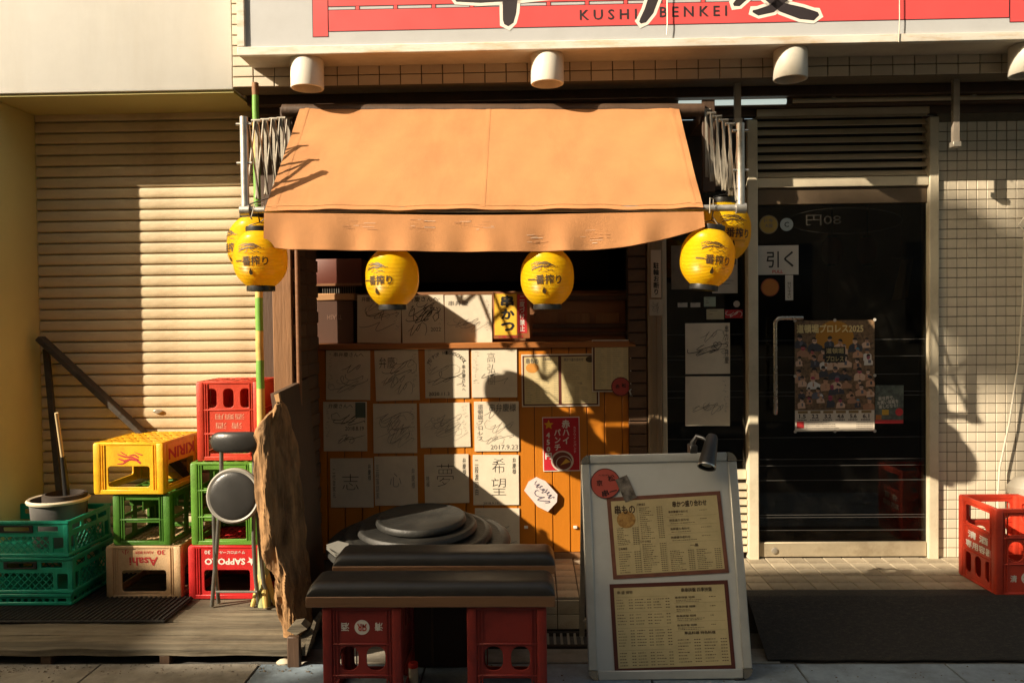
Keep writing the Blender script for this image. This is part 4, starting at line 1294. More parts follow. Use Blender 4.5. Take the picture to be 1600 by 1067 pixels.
# red drink poster
sh = wall_sheet(848, 651, 906, 736, YC, 0.01)
t = thing('drink_poster', 'red punch drink poster with white lettering on the orange counter', 'poster', sh.pt(0.5, 0))
part('sheet', sh.slab(0.0016), white_print, t)
g = MB(); sh.rect(g, 0.02, 0.015, 0.98, 0.985, 0.0024); part('red_field', g, flat('poster_red', (0.50, 0.012, 0.025)), t)
g = MB(); sh.text(g, '赤', 0.52, 0.79, 0.74, 0.95, 0.0034, 0.045); sh.text(g, vert('ハイ'), 0.54, 0.50, 0.72, 0.77, 0.0034, 0.035); sh.text(g, vert('パンチ'), 0.31, 0.38, 0.49, 0.78, 0.0034, 0.035); sh.text(g, vert('450円'), 0.06, 0.22, 0.24, 0.72, 0.0034, 0.05); sh.text(g, vert('カクワインパンチ'), 0.83, 0.33, 0.90, 0.82, 0.0034, 0.0)
part('lettering', g, white_print, t)
g = MB()
st = []
for k in range(10):
    r = 0.026 if k % 2 == 0 else 0.012
    a = math.pi / 2 + k * math.pi / 5
    st.append(sh.pt(0.17 + r * math.cos(a) / sh.w, 0.86 + r * math.sin(a) / sh.h, 0.0034))
g.poly(st); part('star', g, flat('star_gold', (0.75, 0.38, 0.02)), t)
g = MB(); sh.disc(g, 0.52, 0.19, 0.050, 0.0030, sx=1.1); part('glass_picture', g, flat('glass_dark', (0.16, 0.03, 0.02)), t)
g = MB(); sh.ring(g, 0.52, 0.19, 0.054, 0.008, 0.0034, sx=1.1); sh.ring(g, 0.56, 0.15, 0.038, 0.004, 0.0036, sx=1.1); part('glass_rim', g, flat('glass_rim', (0.6, 0.5, 0.42)), t)
g = MB(); g.poly([sh.pt(0.46, 0.11, 0.0040), sh.pt(0.74, 0.17, 0.0040), sh.pt(0.62, 0.23, 0.0040)]); part('lemon_picture', g, flat('lemon', (0.7, 0.40, 0.05)), t)
# cut-out sticker hanging off the boards
k = sc(YC)
octp = [(826, 752), (838, 745), (852, 751), (871, 772), (870, 784), (856, 799), (840, 791), (819, 766)]
q = [P(a, b, -0.022) for a, b in octp]
c = sum(q, Vector()) / 8
t = thing('cut_out_sticker', 'white cut-out sticker with ink doodle on the orange boards', 'sticker', (c.x, -0.01, c.z - 0.08))
g = MB(); g.prism(list(reversed(q)), (0, -0.002, 0)); g.fixn(); part('card', g, mat('pink_white', (0.72, 0.62, 0.58), 0.6, 0.1, 12), t)
g = MB(); g.box(c.x - 0.012, c.x + 0.012, -0.0215, 0.001, c.z - 0.012, c.z + 0.012); part('foam_pad', g, white_print, t)
sh = Sheet(c + Vector((0, -0.002, 0)), (math.cos(-0.7), 0, math.sin(-0.7)), (math.sin(0.7), 0, math.cos(0.7)), 0.17, 0.10)
g = MB(); r2 = random.Random(8)
for kx in range(7):
    u = 0.2 + 0.1 * kx
    sh.line(g, curve_pts(r2, u, 0.68 + 0.03 * math.sin(kx * 2), 0.10, 0.22, 8, 1.2), 0.0022, 0.0012)
sh.line(g, curve_pts(r2, 0.6, 0.3, 0.4, 0.3, 10, 2.2), 0.004, 0.0012)
part('doodle', g, flat('doodle', (0.10, 0.09, 0.14)), t)
# little white screws/hooks
for i, (px, py, lab) in enumerate(((822, 823, 'small white hook on the orange boards below the cut-out sticker'), (899, 823, 'small white hook on the orange boards beside the menu board'))):
    c = P(px, py, 0)
    t = thing('wall_hook', lab, 'hook', (c.x, 0, c.z - 0.008))
    g = MB(); g.box(c.x - 0.010, c.x + 0.010, -0.010, 0.001, c.z - 0.007, c.z + 0.007, 0.002); part('plate', g, white_print, t)
# door latch at the right of the counter
c = P(986, 610, 0)
t = thing('door_latch', 'small metal latch at the right end of the counter front', 'latch', (c.x, 0, c.z - 0.03))
g = MB(); g.box(c.x - 0.008, c.x + 0.008, -0.012, 0.0, c.z - 0.03, c.z + 0.02, 0.002); part('plate', g, dull_steel, t)
g = MB(); g.tube([c + Vector((0, -0.012, 0.01)), c + Vector((-0.012, -0.03, 0.0)), c + Vector((-0.004, -0.03, -0.02))], 0.004, 8); part('hook', g, dull_steel, t)
# parking notice on the post
sh = wall_sheet(1017, 391, 1033, 465, -0.0305)
t = thing('parking_notice', 'narrow white vertical no-parking notice on the ribbed post', 'notice', sh.pt(0.5, 0))
part('plate', sh.slab(0.005, 0.001), mat('notice_white', (0.60, 0.47, 0.33), 0.6), t)
g = MB(); sh.text(g, vert('駐輪お断り'), 0.22, 0.06, 0.78, 0.74, 0.0058, 0.03); part('lettering', g, ink_m, t)
sh = wall_sheet(1015, 468, 1035, 493, -0.0345)
t = thing('portrait_sticker', 'small square pale sticker below the vertical notice on the post', 'sticker', sh.pt(0.5, 0))
part('sheet', sh.slab(0.0015), mat('pale_sticker', (0.45, 0.38, 0.28), 0.6), t)
g = MB(); r2 = random.Random(4)
for kx in range(4): sh.line(g, curve_pts(r2, 0.5, 0.3 + 0.14 * kx, 0.4, 0.2, 6, 1.4), 0.002, 0.0022)
part('doodle', g, grey_ink, t)

# ---------------------------------------------------------------- stickers and notices on window and door
YW = 0.029
def card(name, label, px, y, mt, cat, txt=(), tm=None, scrib=0, seed=1, rot=0.0):
    sh = wall_sheet(*px, y, rot)
    t = thing(name, label, cat, sh.pt(0.5, 0))
    part('sheet', sh.slab(0.0012), mt, t)
    g = MB()
    for body, u0, v0, u1, v1, bold in txt: sh.text(g, body, u0, v0, u1, v1, 0.002, bold)
    r2 = random.Random(seed)
    for k in range(scrib):
        v = 0.85 - 0.7 * k / max(1, scrib)
        sh.line(g, [(0.15 + 0.07 * j, v + r2.uniform(-0.01, 0.01)) for j in range(r2.randint(4, 11))], 0.0022, 0.002)
    if g.v: part('lettering', g, tm or ink_m, t)
    return t
pale = mat('pale_notice', (0.48, 0.44, 0.37), 0.6, 0.08, 12)
card('window_notice', 'pale rounded notice in the side window behind the tilted lantern', (1113, 398, 1152, 458), YW, pale, 'notice', scrib=8, seed=2)
card('window_photo', 'tall faded picture at the left of the dark side window', (1049, 384, 1086, 452), YW, mat('faded_picture', (0.20, 0.15, 0.10), 0.6, 0.3, 9), 'picture')
card('small_sticker', 'small white sticker in the side window row, leftmost', (1059, 473, 1074, 480), YW, pale, 'sticker', scrib=1)
card('small_sticker', 'small white sticker in the side window row, second from left', (1079, 473, 1094, 480), YW, pale, 'sticker', scrib=1, seed=3)
card('small_sticker', 'small square green sticker in the side window row', (1100, 464, 1118, 479), YW, mat('greenish', (0.34, 0.40, 0.30), 0.6), 'sticker', scrib=3, seed=4)
card('small_sticker', 'cream rectangular sticker left of the red one in the side window', (1104, 483, 1131, 499), YW, mat('cream_sticker', (0.48, 0.42, 0.26), 0.6), 'sticker', scrib=2, seed=5)
t = card('small_sticker', 'red rectangular sticker with white script in the side window', (1133, 484, 1160, 497), YW, flat('sticker_bright', (0.42, 0.02, 0.025)), 'sticker')
sh = wall_sheet(1133, 484, 1160, 497, YW)
g = MB(); sh.line(g, curve_pts(random.Random(3), 0.5, 0.5, 0.6, 0.5, 12, 3), 0.003, 0.002); part('script', g, white_print, t)
disc_sticker('round_sticker', 'tiny round grey sticker at the right of the side window', 1151, 475, 5, YW, pale)
YD = 0.0035
disc_sticker('round_sticker', 'yellow round sticker at the top left of the glass door', 1201, 351, 14.5, YD, flat('stk_yellow', (0.36, 0.24, 0.05)), grey_ink, [('ドキ', 0.25, 0.60, 0.75, 0.82), ('大阪', 0.28, 0.32, 0.72, 0.54)], tm=grey_ink)
disc_sticker('round_sticker', 'pale blue round sticker beside the yellow one on the door', 1229, 351, 10, YD, flat('stk_blue', (0.36, 0.40, 0.40)), None, [('C', 0.32, 0.3, 0.68, 0.7)])
disc_sticker('round_sticker', 'orange round sticker below the pull sign on the door', 1203, 449, 14, YD, flat('stk_orange', (0.40, 0.14, 0.02)), flat('stk_red', (0.25, 0.03, 0.02)))
t = card('pull_sign', 'white sign with two large black characters on the glass door', (1184, 384, 1247, 429), YD, mat('pull_white', (0.50, 0.46, 0.40), 0.6, 0.06, 9), 'sign', [('引', 0.22, 0.24, 0.52, 0.80, 0.01), ('く', 0.64, 0.26, 0.88, 0.80, 0.01)])
sh = wall_sheet(1184, 384, 1247, 429, YD)
g = MB(); sh.text(g, 'PULL', 0.36, 0.05, 0.62, 0.16, 0.002, 0.02); part('pull_lettering', g, red_print, t)
card('pull_strip', 'narrow white vertical strip notice under the pull sign', (1227, 430, 1239, 469), YD, MATS['pull_white'], 'notice', [(vert('引いて下さい'), 0.26, 0.08, 0.74, 0.72, 0.02)])
# reflection of mirrored lettering in an oval, painted onto the door glass
sh = wall_sheet(1230, 325, 1410, 365, YD + 0.0005)
t = thing('oval_reflection', 'faint mirrored price lettering in an oval at the top of the door', 'lettering', sh.pt(0.5, 0))
g = MB()
ov = []
for k in range(49):
    a = 2 * math.pi * k / 48
    ov.append((0.5 + 0.49 * math.cos(a), 0.5 + 0.49 * math.sin(a)))
sh.line(g, ov, 0.002, 0.0)
part('oval', g, mat('reflection_gold', (0.035, 0.028, 0.019), 0.6), t)
g = MB(); sh.text(g, '80円', 0.17, 0.34, 0.47, 0.74, 0.0, 0.0, mir=True); part('digits', g, MATS['reflection_gold'], t)
# wrestling poster: generic crowd of figures
sh = wall_sheet(1243, 501, 1365, 673, YD)
t = thing('event_poster', 'large colourful wrestling event poster taped to the glass door', 'poster', sh.pt(0.5, 0))
part('sheet', sh.slab(0.0012), mat('poster_paper', (0.68, 0.60, 0.48), 0.6, 0.08, 9), t)
g = MB(); sh.rect(g, 0.0, 0.19, 1.0, 1.0, 0.0017); part('dark_field', g, mat('poster_dark', (0.08, 0.05, 0.03), 0.5, 0.5, 60, col2=(0.30, 0.18, 0.09)), t)
g = MB(); sh.disc(g, 0.5, 0.84, 0.09, 0.0020, sx=1.1); part('glow_field', g, flat('poster_amber', (0.42, 0.19, 0.02)), t)
skin = [flat('skin%d' % i, c_) for i, c_ in enumerate(((0.52, 0.29, 0.17), (0.40, 0.21, 0.12), (0.62, 0.42, 0.29)))]
cloth = [flat('cl%d' % i, c_) for i, c_ in enumerate(((0.05, 0.05, 0.06), (0.66, 0.62, 0.56), (0.08, 0.22, 0.30), (0.36, 0.05, 0.09), (0.34, 0.17, 0.09), (0.12, 0.12, 0.15)))]
r2 = random.Random(21)
figs = []
for row, (v0, n_, k0) in enumerate(((0.83, 6, 1.0), (0.74, 7, 0.85), (0.64, 7, 0.9), (0.55, 7, 1.0), (0.46, 7, 0.9), (0.38, 8, 0.8), (0.29, 8, 0.85))):
    for i in range(n_):
        figs.append(((i + 0.5) / n_ + r2.uniform(-0.03, 0.03), v0 + r2.uniform(-0.025, 0.025), k0 * r2.uniform(0.75, 1.15)))
groups = {}
for i, (u, v, k) in enumerate(figs):
    e = 0.0022 + 0.00004 * i
    q_ = r2.random()
    cm = r2.choice(skin) if q_ < 0.55 else cloth[0] if q_ < 0.75 else cloth[1] if q_ < 0.88 else r2.choice(cloth)
    sm_ = r2.choice(skin)
    gb, gh, gc = MB(), MB(), MB()
    hr = 0.0145 * k
    k1, k2 = r2.uniform(-0.5, 0.5), r2.uniform(1.5, 2.6)
    body = [(-k2, -3.6), (k2, -3.4), (k2 + k1, -1.9), (1.5, -1.2), (0.6, -0.7), (-0.6, -0.7), (-1.5, -1.1), (-k2 + k1, -1.7)]
    gb.poly([sh.pt(min(1, max(0, u + a * hr / sh.w)), max(0.19, v + b * hr / sh.h), e) for a, b in body])
    sh.disc(gh, u, v, hr, e + 0.00001, 14, sx=0.78)
    sh.disc(gc, u + r2.uniform(-0.2, 0.2) * hr / sh.w, v + r2.uniform(0.1, 0.5) * hr / sh.h, hr * r2.uniform(0.9, 1.1), e + 0.00002, 12, r2.uniform(-0.5, 0.2), math.pi + r2.uniform(-0.2, 0.5), sx=0.9)
    fg = part('figure', gb, cm, t)
    sub('face', gh, sm_ if r2.random() < 0.85 else cloth[3], fg)
    sub('hair', gc, ink_m if r2.random() < 0.8 else r2.choice(cloth), fg)
    ge = MB(); sh.rect(ge, u - 0.55 * hr / sh.w, v - 0.15 * hr / sh.h, u + 0.55 * hr / sh.w, v + 0.12 * hr / sh.h, e + 0.00003); sh.rect(ge, u - 0.1 * hr / sh.w, v - 2.6 * hr / sh.h, u + r2.uniform(0.2, 1.2) * hr / sh.w, v - 1.2 * hr / sh.h, e + 0.00003)
    tag(sub('shading', ge, r2.choice([skin[1], cloth[0], cloth[5]]), fg), kind='stuff')
g = MB(); sh.text(g, '道頓堀プロレス2025', 0.02, 0.885, 0.86, 0.965, 0.0046, 0.035); part('title', g, flat('title_gold', (0.75, 0.60, 0.28)), t)
g = MB(); sh.rect(g, 0.37, 0.62, 0.63, 0.76, 0.0046); part('badge', g, ink_m, t)
g = MB(); sh.text(g, '道頓堀', 0.39, 0.70, 0.61, 0.75, 0.0050, 0.02); sh.text(g, 'プロレス', 0.39, 0.63, 0.61, 0.68, 0.0050, 0.03)
part('badge_lettering', g, flat('badge_gold', (0.45, 0.36, 0.16)), t)
g = MB()
for i, d in enumerate(('1.5', '2.2', '3.2', '4.6', '5.6', '6.1')):
    u = 0.05 + i * 0.16
    sh.text(g, d, u, 0.118, u + 0.085, 0.155, 0.0024, 0.03)
    for j in range(6): sh.rect(g, u - 0.02 + j * 0.02, 0.098, u - 0.006 + j * 0.02, 0.108, 0.0022)
fake_rows(sh, g, 0.14, 0.02, 0.97, 0.09, 4, r2, 0.0022, 0.0022)
part('dates', g, flat('date_brown', (0.04, 0.025, 0.02)), t)
g = MB()
for i in range(6): sh.rect(g, 0.035 + i * 0.16, 0.163, 0.16 + i * 0.16, 0.185, 0.0022)
part('date_bars', g, flat('bar_gold', (0.24, 0.15, 0.05)), t)
g = MB(); sh.rect(g, 0.02, 0.03, 0.11, 0.09, 0.0022); part('red_box', g, red_print, t)
for i, (u, v) in enumerate(((0, 0), (1, 0), (0, 1), (1, 1), (0.5, 1), (0.5, 0), (0, 0.5), (1, 0.5))):
    g = MB(); sh.disc(g, u, v, 0.008, 0.0052); part('pin', g, pale, t)
sh = wall_sheet(1368, 602, 1411, 661, YD, -0.012)
t = thing('small_poster', 'small dark poster with slanted white lettering right of the event poster', 'poster', sh.pt(0.5, 0))
part('sheet', sh.slab(0.0012), mat('night_poster', (0.05, 0.06, 0.055), 0.5, 0.5, 40, col2=(0.16, 0.19, 0.15)), t)
g = MB(); sh.text(g, '新世界で、\nお笑い芸能を\n楽しむなら!', 0.06, 0.40, 0.82, 0.72, 0.002, 0.03, rot=0.1); part('lettering', g, flat('poster_white', (0.5, 0.48, 0.4)), t)
g = MB(); sh.rect(g, 0, 0, 1, 0.09, 0.002); sh.disc(g, 0.85, 0.30, 0.02, 0.002); part('red_band', g, red_print, t)
g = MB(); sh.rect(g, 0.24, 0.22, 0.48, 0.36, 0.002); part('yellow_box', g, flat('poster_yel', (0.5, 0.3, 0.03)), t)
g = MB(); sh.rect(g, 0.02, 0.10, 0.22, 0.22, 0.002); part('orange_box', g, flat('poster_or', (0.4, 0.14, 0.03)), t)

# ---------------------------------------------------------------- timber deck on the left
ZD = -0.087
dk = thing('timber_deck', 'weathered low timber deck in front of the roller shutter', 'deck', (-2.1, -0.5, ROAD))
yd = [-0.955, -0.80, -0.655, -0.50, -0.345, -0.19, -0.03, 0.05]
for i in range(7):
    g = MB()
    n = 26
    x0, x1 = -3.4, -0.955 + rng.uniform(-0.03, 0.02)
    v, f = [], []
    for k in range(n + 1):
        x = x0 + (x1 - x0) * k / n
        wob = 0.004 * math.sin(k * 0.9 + i * 2)
        ya, yb_ = yd[i] + 0.004 + (0.006 * math.sin(k * 1.7) if i == 0 else 0), yd[i + 1] - 0.004
        za = ZD + wob * 0.5 + rng.uniform(-0.0015, 0.0015)
        v += [(x, ya, ZD - 0.03), (x, ya, za - 0.004), (x, ya + 0.006, za), (x, yb_ - 0.005, za), (x, yb_, za - 0.004), (x, yb_, ZD - 0.03)]
    for k in range(n):
        for j in range(6):
            f.append((k * 6 + j, k * 6 + (j + 1) % 6, (k + 1) * 6 + (j + 1) % 6, (k + 1) * 6 + j))
    f.append(tuple(range(6))); f.append(tuple(reversed(range(n * 6, n * 6 + 6))))
    g.add(v, f); g.fixn()
    part('plank', g, plank_m, dk)
for px in (-120, 72, 258, 452):
    x = P(px, 1030, -0.94).x
    g = MB(); g.box(x - 0.022, x + 0.022, -0.945, 0.0, ROAD - 0.012, ZD - 0.031, 0.003); part('joist', g, dark_wood, dk)
gt = thing('black_grating', 'black ribbed plastic floor grating lying on the deck', 'grating', (-2.4, -0.5, ZD))
def grating(x0, x1, y0, y1):
    g = MB(); g.box(x0, x1, y0, y1, ZD + 0.006, ZD + 0.016, 0.003); part('panel', g, rubber, gt)
    g = MB()
    k = x0 + 0.012
    while k < x1 - 0.01:
        g.box(k, k + 0.008, y0 + 0.006, y1 - 0.006, ZD + 0.0155, ZD + 0.0225)
        k += 0.024
    tag(part('ribs', g, rubber, gt), kind='stuff')
grating(-3.2, -1.66, -0.68, -0.372)
grating(-3.2, -2.09, -0.368, 0.0)

# broken timber at the deck's end
t = thing('broken_timber', 'broken dark timber stub leaning at the right end of the deck', 'timber', (P(475, 1010, -0.93).x, -0.93, ROAD))
g = MB(); c = P(461, 1010, -0.96); g.box(c.x - 0.026, c.x + 0.026, -0.985, -0.958, ROAD - 0.01, c.z + 0.05, 0.004); part('stub', g, dark_wood, t)
g = MB()
q = [P(472, 1018, -0.97), P(478, 1024, -0.97), P(494, 972, -0.97), P(490, 968, -0.97)]
g.prism(q, (0, 0.1, 0)); g.fixn(); part('splinter', g, plank_m, t)
g = MB(); q = [P(448, 985, -0.99), P(462, 992, -0.99), P(480, 982, -0.99), P(470, 974, -0.99), P(456, 976, -0.99)]
g.prism(q, (0, 0.06, 0)); g.fixn(); part('fragment', g, plank_m, t)
c = G(444, 1036, ROAD)
g = MB(); g.lathe([(0.004, 0), (0.03, 0.004), (0.034, 0.012), (0.02, 0.022), (0.004, 0.026)], 9, Matrix.Translation((c.x, c.y, ROAD - 0.006)) @ Matrix.Scale(0.6, 4, (0, 1, 0)))
t = thing('white_stone', 'small whitish stone on the street at the deck corner', 'stone', c); part('stone', g, white_frame, t)

# ---------------------------------------------------------------- crates
def plate(W, H, holes, t, bev=0.002):
    """wall plate W x H in XY centred at 0, thickness t along Z, with rounded holes (cx, cy, w, h, r)"""
    c = bpy.data.curves.new('p', 'CURVE')
    c.dimensions = '2D'
    c.fill_mode = 'BOTH'
    c.extrude = max(0.0005, t / 2 - bev)
    c.bevel_depth = bev
    c.bevel_resolution = 1
    c.offset = -bev
    def spl(pts):
        s_ = c.splines.new('POLY')
        s_.points.add(len(pts) - 1)
        for q, p in zip(s_.points, pts): q.co = (p[0], p[1], 0, 1)
        s_.use_cyclic_u = True
    spl([(-W / 2, -H / 2), (W / 2, -H / 2), (W / 2, H / 2), (-W / 2, H / 2)])
    for (cx, cy, ww, hh, r) in holes:
        r = min(r, ww / 2 - 1e-4, hh / 2 - 1e-4)
        pts = []
        for (sx_, sy_, a0) in ((1, 1, 0), (-1, 1, 90), (-1, -1, 180), (1, -1, 270)):
            for k in range(5):
                a = rad(a0 + k * 22.5)
                pts.append((cx + sx_ * (ww / 2 - r) + r * math.cos(a), cy + sy_ * (hh / 2 - r) + r * math.sin(a)))
        spl(list(reversed(pts)))
    o = bpy.data.objects.new('p', c)
    C.objects.link(o)
    me = o.to_mesh()
    v = [q.co.copy() for q in me.vertices]
    f = [list(p.vertices) for p in me.polygons]
    o.to_mesh_clear()
    bpy.data.objects.remove(o)
    bpy.data.curves.remove(c)
    return v, f
def side_M(k, a, b, h):
    """placement of a plate (its XY upright) on side k: 0 front(-y) 1 right(+x) 2 back 3 left"""
    R = Matrix.Rotation(rad(90), 4, 'X')
    off = (b / 2, a / 2, b / 2, a / 2)[k]
    return Matrix.Rotation(rad(90 * k), 4, 'Z') @ Matrix.Translation((0, -off, h / 2)) @ R
def crate_text(parent, k, a, b, h, prints, mt, name='lettering'):
    M = side_M(k, a, b, h)
    g = MB()
    W = a if k % 2 == 0 else b
    for it in prints:
        body, u0, v0, u1, v1, bold = it[:6]
        if body == '*':
            ps = []
            r = (u1 - u0) * W / 2
            for j in range(10):
                rr = r if j % 2 == 0 else r * 0.42
                an = math.pi / 2 + j * math.pi / 5
                ps.append(((u0 + u1 - 1) / 2 * W + rr * math.cos(an), (v0 + v1 - 1) / 2 * h + rr * math.sin(an), 0.0012))
            g.add(ps, [tuple(range(10))], M)
            continue
        if body == 'O':
            n = 28; r = (u1 - u0) * W / 2
            cx, cy = (u0 + u1 - 1) / 2 * W, (v0 + v1 - 1) / 2 * h
            g.add([(cx + r * math.cos(2 * math.pi * j / n), cy + r * math.sin(2 * math.pi * j / n), 0.0010) for j in range(n)], [tuple(range(n))], M)
            continue
        v, f, _ = text2d(body, bold)
        e = it[6] if len(it) > 6 else 0.0012
        g.add([((u0 + (u1 - u0) * p - 0.5) * W, (v0 + (v1 - v0) * q - 0.5) * h, e + d) for p, q, d in v], f, M)
    return part(name, g, mt, parent, True)
def crate(label, a, b, h, mt, holesf, holess, cols=4, rows=3, rim=0.012, group='stacked bottle crates', lat=True, post=0.018, bands=()):
    t = thing('bottle_crate', label, 'crate', (0, 0, 0), group)
    th = 0.008
    for k in range(4):
        W = a if k % 2 == 0 else b
        hs = holesf if k % 2 == 0 else holess
        v, f = plate(W - 0.004, h - 0.01, [((q[0] - 0.5) * W, (q[1] - 0.5) * h, q[2] * W, q[3] * h, q[4]) for q in hs], th)
        g = MB(); g.add(v, f, side_M(k, a - th, b - th, h)); part('side_panel', g, mt, t, True)
    for k in range(4):
        W = a if k % 2 == 0 else b
        for sx_ in (-1, 1):
            for j in (0, 1):
                g = MB(); xx_ = sx_ * (W / 2 - 0.034 - 0.012 * j)
                g.box(xx_ - 0.0022, xx_ + 0.0022, -h / 2 + 0.012, h / 2 - 0.02, 0.003, 0.0085, 0, side_M(k, a - th, b - th, h)); part('rib', g, mt, t, True)
    for sx_ in (-1, 1):
        for sy_ in (-1, 1):
            g = MB()
            x, y = sx_ * (a / 2 - post * 0.55), sy_ * (b / 2 - post * 0.55)
            g.box(x - post, x + post, y - post, y + post, 0.004, h - 0.004, 0.007); part('corner_post', g, mt, t, True)
    def ringbox(z0, z1, o, nm):
        g = MB()
        g.box(-a / 2 - o, a / 2 + o, -b / 2 - o, -b / 2 + 0.010, z0, z1, 0.003); g.box(-a / 2 - o, a / 2 + o, b / 2 - 0.010, b / 2 + o, z0, z1, 0.003)
        g.box(-a / 2 - o, -a / 2 + 0.010, -b / 2 + 0.0105, b / 2 - 0.0105, z0, z1, 0.003); g.box(a / 2 - 0.010, a / 2 + o, -b / 2 + 0.0105, b / 2 - 0.0105, z0, z1, 0.003)
        part(nm, g, mt, t, True)
    ringbox(h - 0.022, h, rim * 0.45, 'rim')
    ringbox(0.0, 0.014, 0.004, 'base_rim')
    for z in bands: ringbox(z * h - 0.004, z * h + 0.004, 0.005, 'band')
    # base lattice and bottle dividers
    g = MB()
    if lat:
        for i in range(1, cols * 2):
            x = -a / 2 + a * i / (cols * 2)
            g.box(x - 0.006, x + 0.006, -b / 2 + 0.01, b / 2 - 0.01, 0.001, 0.012)
        for j in range(1, rows * 2):
            y = -b / 2 + b * j / (rows * 2)
            g.box(-a / 2 + 0.01, a / 2 - 0.01, y - 0.006, y + 0.006, 0.0015, 0.0115)
        for i in range(cols):
            for j in range(rows):
                x, y = -a / 2 + a * (i + 0.5) / cols, -b / 2 + b * (j + 0.5) / rows
                g.lathe([(0.027, 0.0005), (0.034, 0.0005), (0.034, 0.0125), (0.027, 0.0125)], 10, Matrix.Translation((x, y, 0)), cap=False)
    tag(part('base_lattice', g, mt, t, True), kind='stuff')
    g = MB()
    for i in range(1, cols):
        x = -a / 2 + a * i / cols
        g.box(x - 0.002, x + 0.002, -b / 2 + 0.01, b / 2 - 0.01, 0.012, h * 0.33)
    for j in range(1, rows):
        y = -b / 2 + b * j / rows
        g.box(-a / 2 + 0.01, a / 2 - 0.01, y - 0.002, y + 0.002, 0.0125, h * 0.325)
    part('divider', g, mt, t, True)
    return t
def put(t, x, y, z, h, flip=True, rz=0.0):
    if flip:
        t.rotation_euler = (0, math.pi, rz)
        t.location = (x, y, z + h)
    else:
        t.rotation_euler = (0, 0, rz)
        t.location = (x, y, z)
    return t
YK = -0.355
def beer(label, a, b, h, mt, **kw):
    return crate(label, a, b, h, mt, [(0.5, 0.66, 0.62, 0.40, 0.014)], [(0.5, 0.66, 0.70, 0.40, 0.014)], cols=5, rows=4, **kw)
def cx(px): return P(px, 800, YK).x
BH = 0.262
t = beer('upturned beige crate with red print at the bottom of the left stack', 0.352, 0.40, BH, beige_crate)
put(t, cx(222), YK + 0.20, ZD + 0.001, BH, rz=rad(0.8))
crate_text(t, 0, 0.352, 0.40, BH, [('Asahi', 0.30, 0.21, 0.70, 0.37, 0.022), ('ASAHI BEER', 0.36, 0.10, 0.62, 0.15, 0.008), ('小', 0.70, 0.07, 0.80, 0.16, 0.02), ('30', 0.20, 0.08, 0.31, 0.17, 0.02)], red_print)
z1 = ZD + BH + 0.002
# open green crate carrying the yellow one
cage_f = [(0.5, 0.74, 0.66, 0.36, 0.008), (0.5, 0.30, 0.66, 0.36, 0.008)]
GH = 0.252
t = crate('dark green open-sided crate between the beige and the yellow one', 0.27, 0.37, GH, green_crate, cage_f, [(0.27, 0.72, 0.30, 0.36, 0.008), (0.70, 0.72, 0.34, 0.36, 0.008), (0.27, 0.30, 0.30, 0.34, 0.008), (0.70, 0.30, 0.34, 0.34, 0.008)], cols=2, rows=3, bands=(0.5,))
put(t, cx(222), YK + 0.19, z1, GH, rz=rad(-1))
z2 = z1 + GH + 0.002
YH = 0.252
t = beer('yellow crate turned upside down on top of the left stack', 0.335, 0.40, YH, yellow_crate)
put(t, cx(206), YK + 0.19, z2, YH, rz=rad(-1.5))
crate_text(t, 3, 0.335, 0.40, YH, [('KIRIN', 0.14, 0.16, 0.84, 0.38, 0.03)], red_print)
crate_text(t, 1, 0.335, 0.40, YH, [('KIRIN', 0.14, 0.16, 0.84, 0.38, 0.03)], red_print)
# beast emblem on the front as ink strokes
M = side_M(0, 0.335, 0.40, YH)
g = MB()
for (p, wd) in ((((-0.06, -0.05), (-0.04, -0.066), (-0.01, -0.070), (0.02, -0.062), (0.05, -0.072)), 0.010), (((-0.05, -0.066), (-0.02, -0.080), (0.02, -0.082), (0.055, -0.094)), 0.008), (((0.0, -0.066), (0.03, -0.048), (0.058, -0.046)), 0.007), (((-0.05, -0.078), (-0.03, -0.092), (-0.004, -0.088)), 0.007), (((-0.07, -0.090), (-0.05, -0.096), (-0.03, -0.104)), 0.005), (((0.01, -0.090), (0.03, -0.100), (0.04, -0.108)), 0.005)):
    for i in range(len(p) - 1):
        a_, b_ = Vector(p[i]), Vector(p[i + 1])
        d = (b_ - a_).normalized(); nn = Vector((-d.y, d.x)) * wd / 2
        k = 0.45 if i == len(p) - 2 else 1
        z_ = 0.0012 + 0.0001 * i
        g.add([(a_ + nn).to_3d() + Vector((0, 0.045, z_)), (a_ - nn).to_3d() + Vector((0, 0.045, z_)), (b_ - nn * k).to_3d() + Vector((0, 0.045, z_)), (b_ + nn * k).to_3d() + Vector((0, 0.045, z_))], [(0, 1, 2, 3)], M @ Matrix.Translation((0, -0.02, 0)))
part('emblem', g, red_print, t, True)
# right stack
t = beer('upturned red crate with white star print behind the stool legs', 0.362, 0.40, BH, deep_red)
put(t, cx(353), YK + 0.20, ZD + 0.001, BH)
crate_text(t, 0, 0.362, 0.40, BH, [('*', 0.10, 0.22, 0.23, 0.36, 0), ('SAPPORO', 0.25, 0.24, 0.80, 0.36, 0.03), ('サッポロビール', 0.25, 0.10, 0.60, 0.16, 0.01), ('30', 0.72, 0.09, 0.80, 0.16, 0.01)], white_print)
G2 = 0.405
t = crate('tall bright green bottle crate behind the round stool seat', 0.31, 0.37, G2, light_green, [(0.5, 0.50, 0.70, 0.26, 0.010), (0.5, 0.20, 0.70, 0.22, 0.010), (0.5, 0.82, 0.70, 0.22, 0.012)], [(0.5, 0.50, 0.70, 0.26, 0.010), (0.5, 0.20, 0.70, 0.22, 0.010), (0.5, 0.82, 0.70, 0.22, 0.012)], cols=3, rows=2, bands=(0.34, 0.66))
put(t, cx(350), YK + 0.19, z1, G2)
z3 = z1 + G2 + 0.002
SA, SB, SH = 0.30, 0.27, 0.39
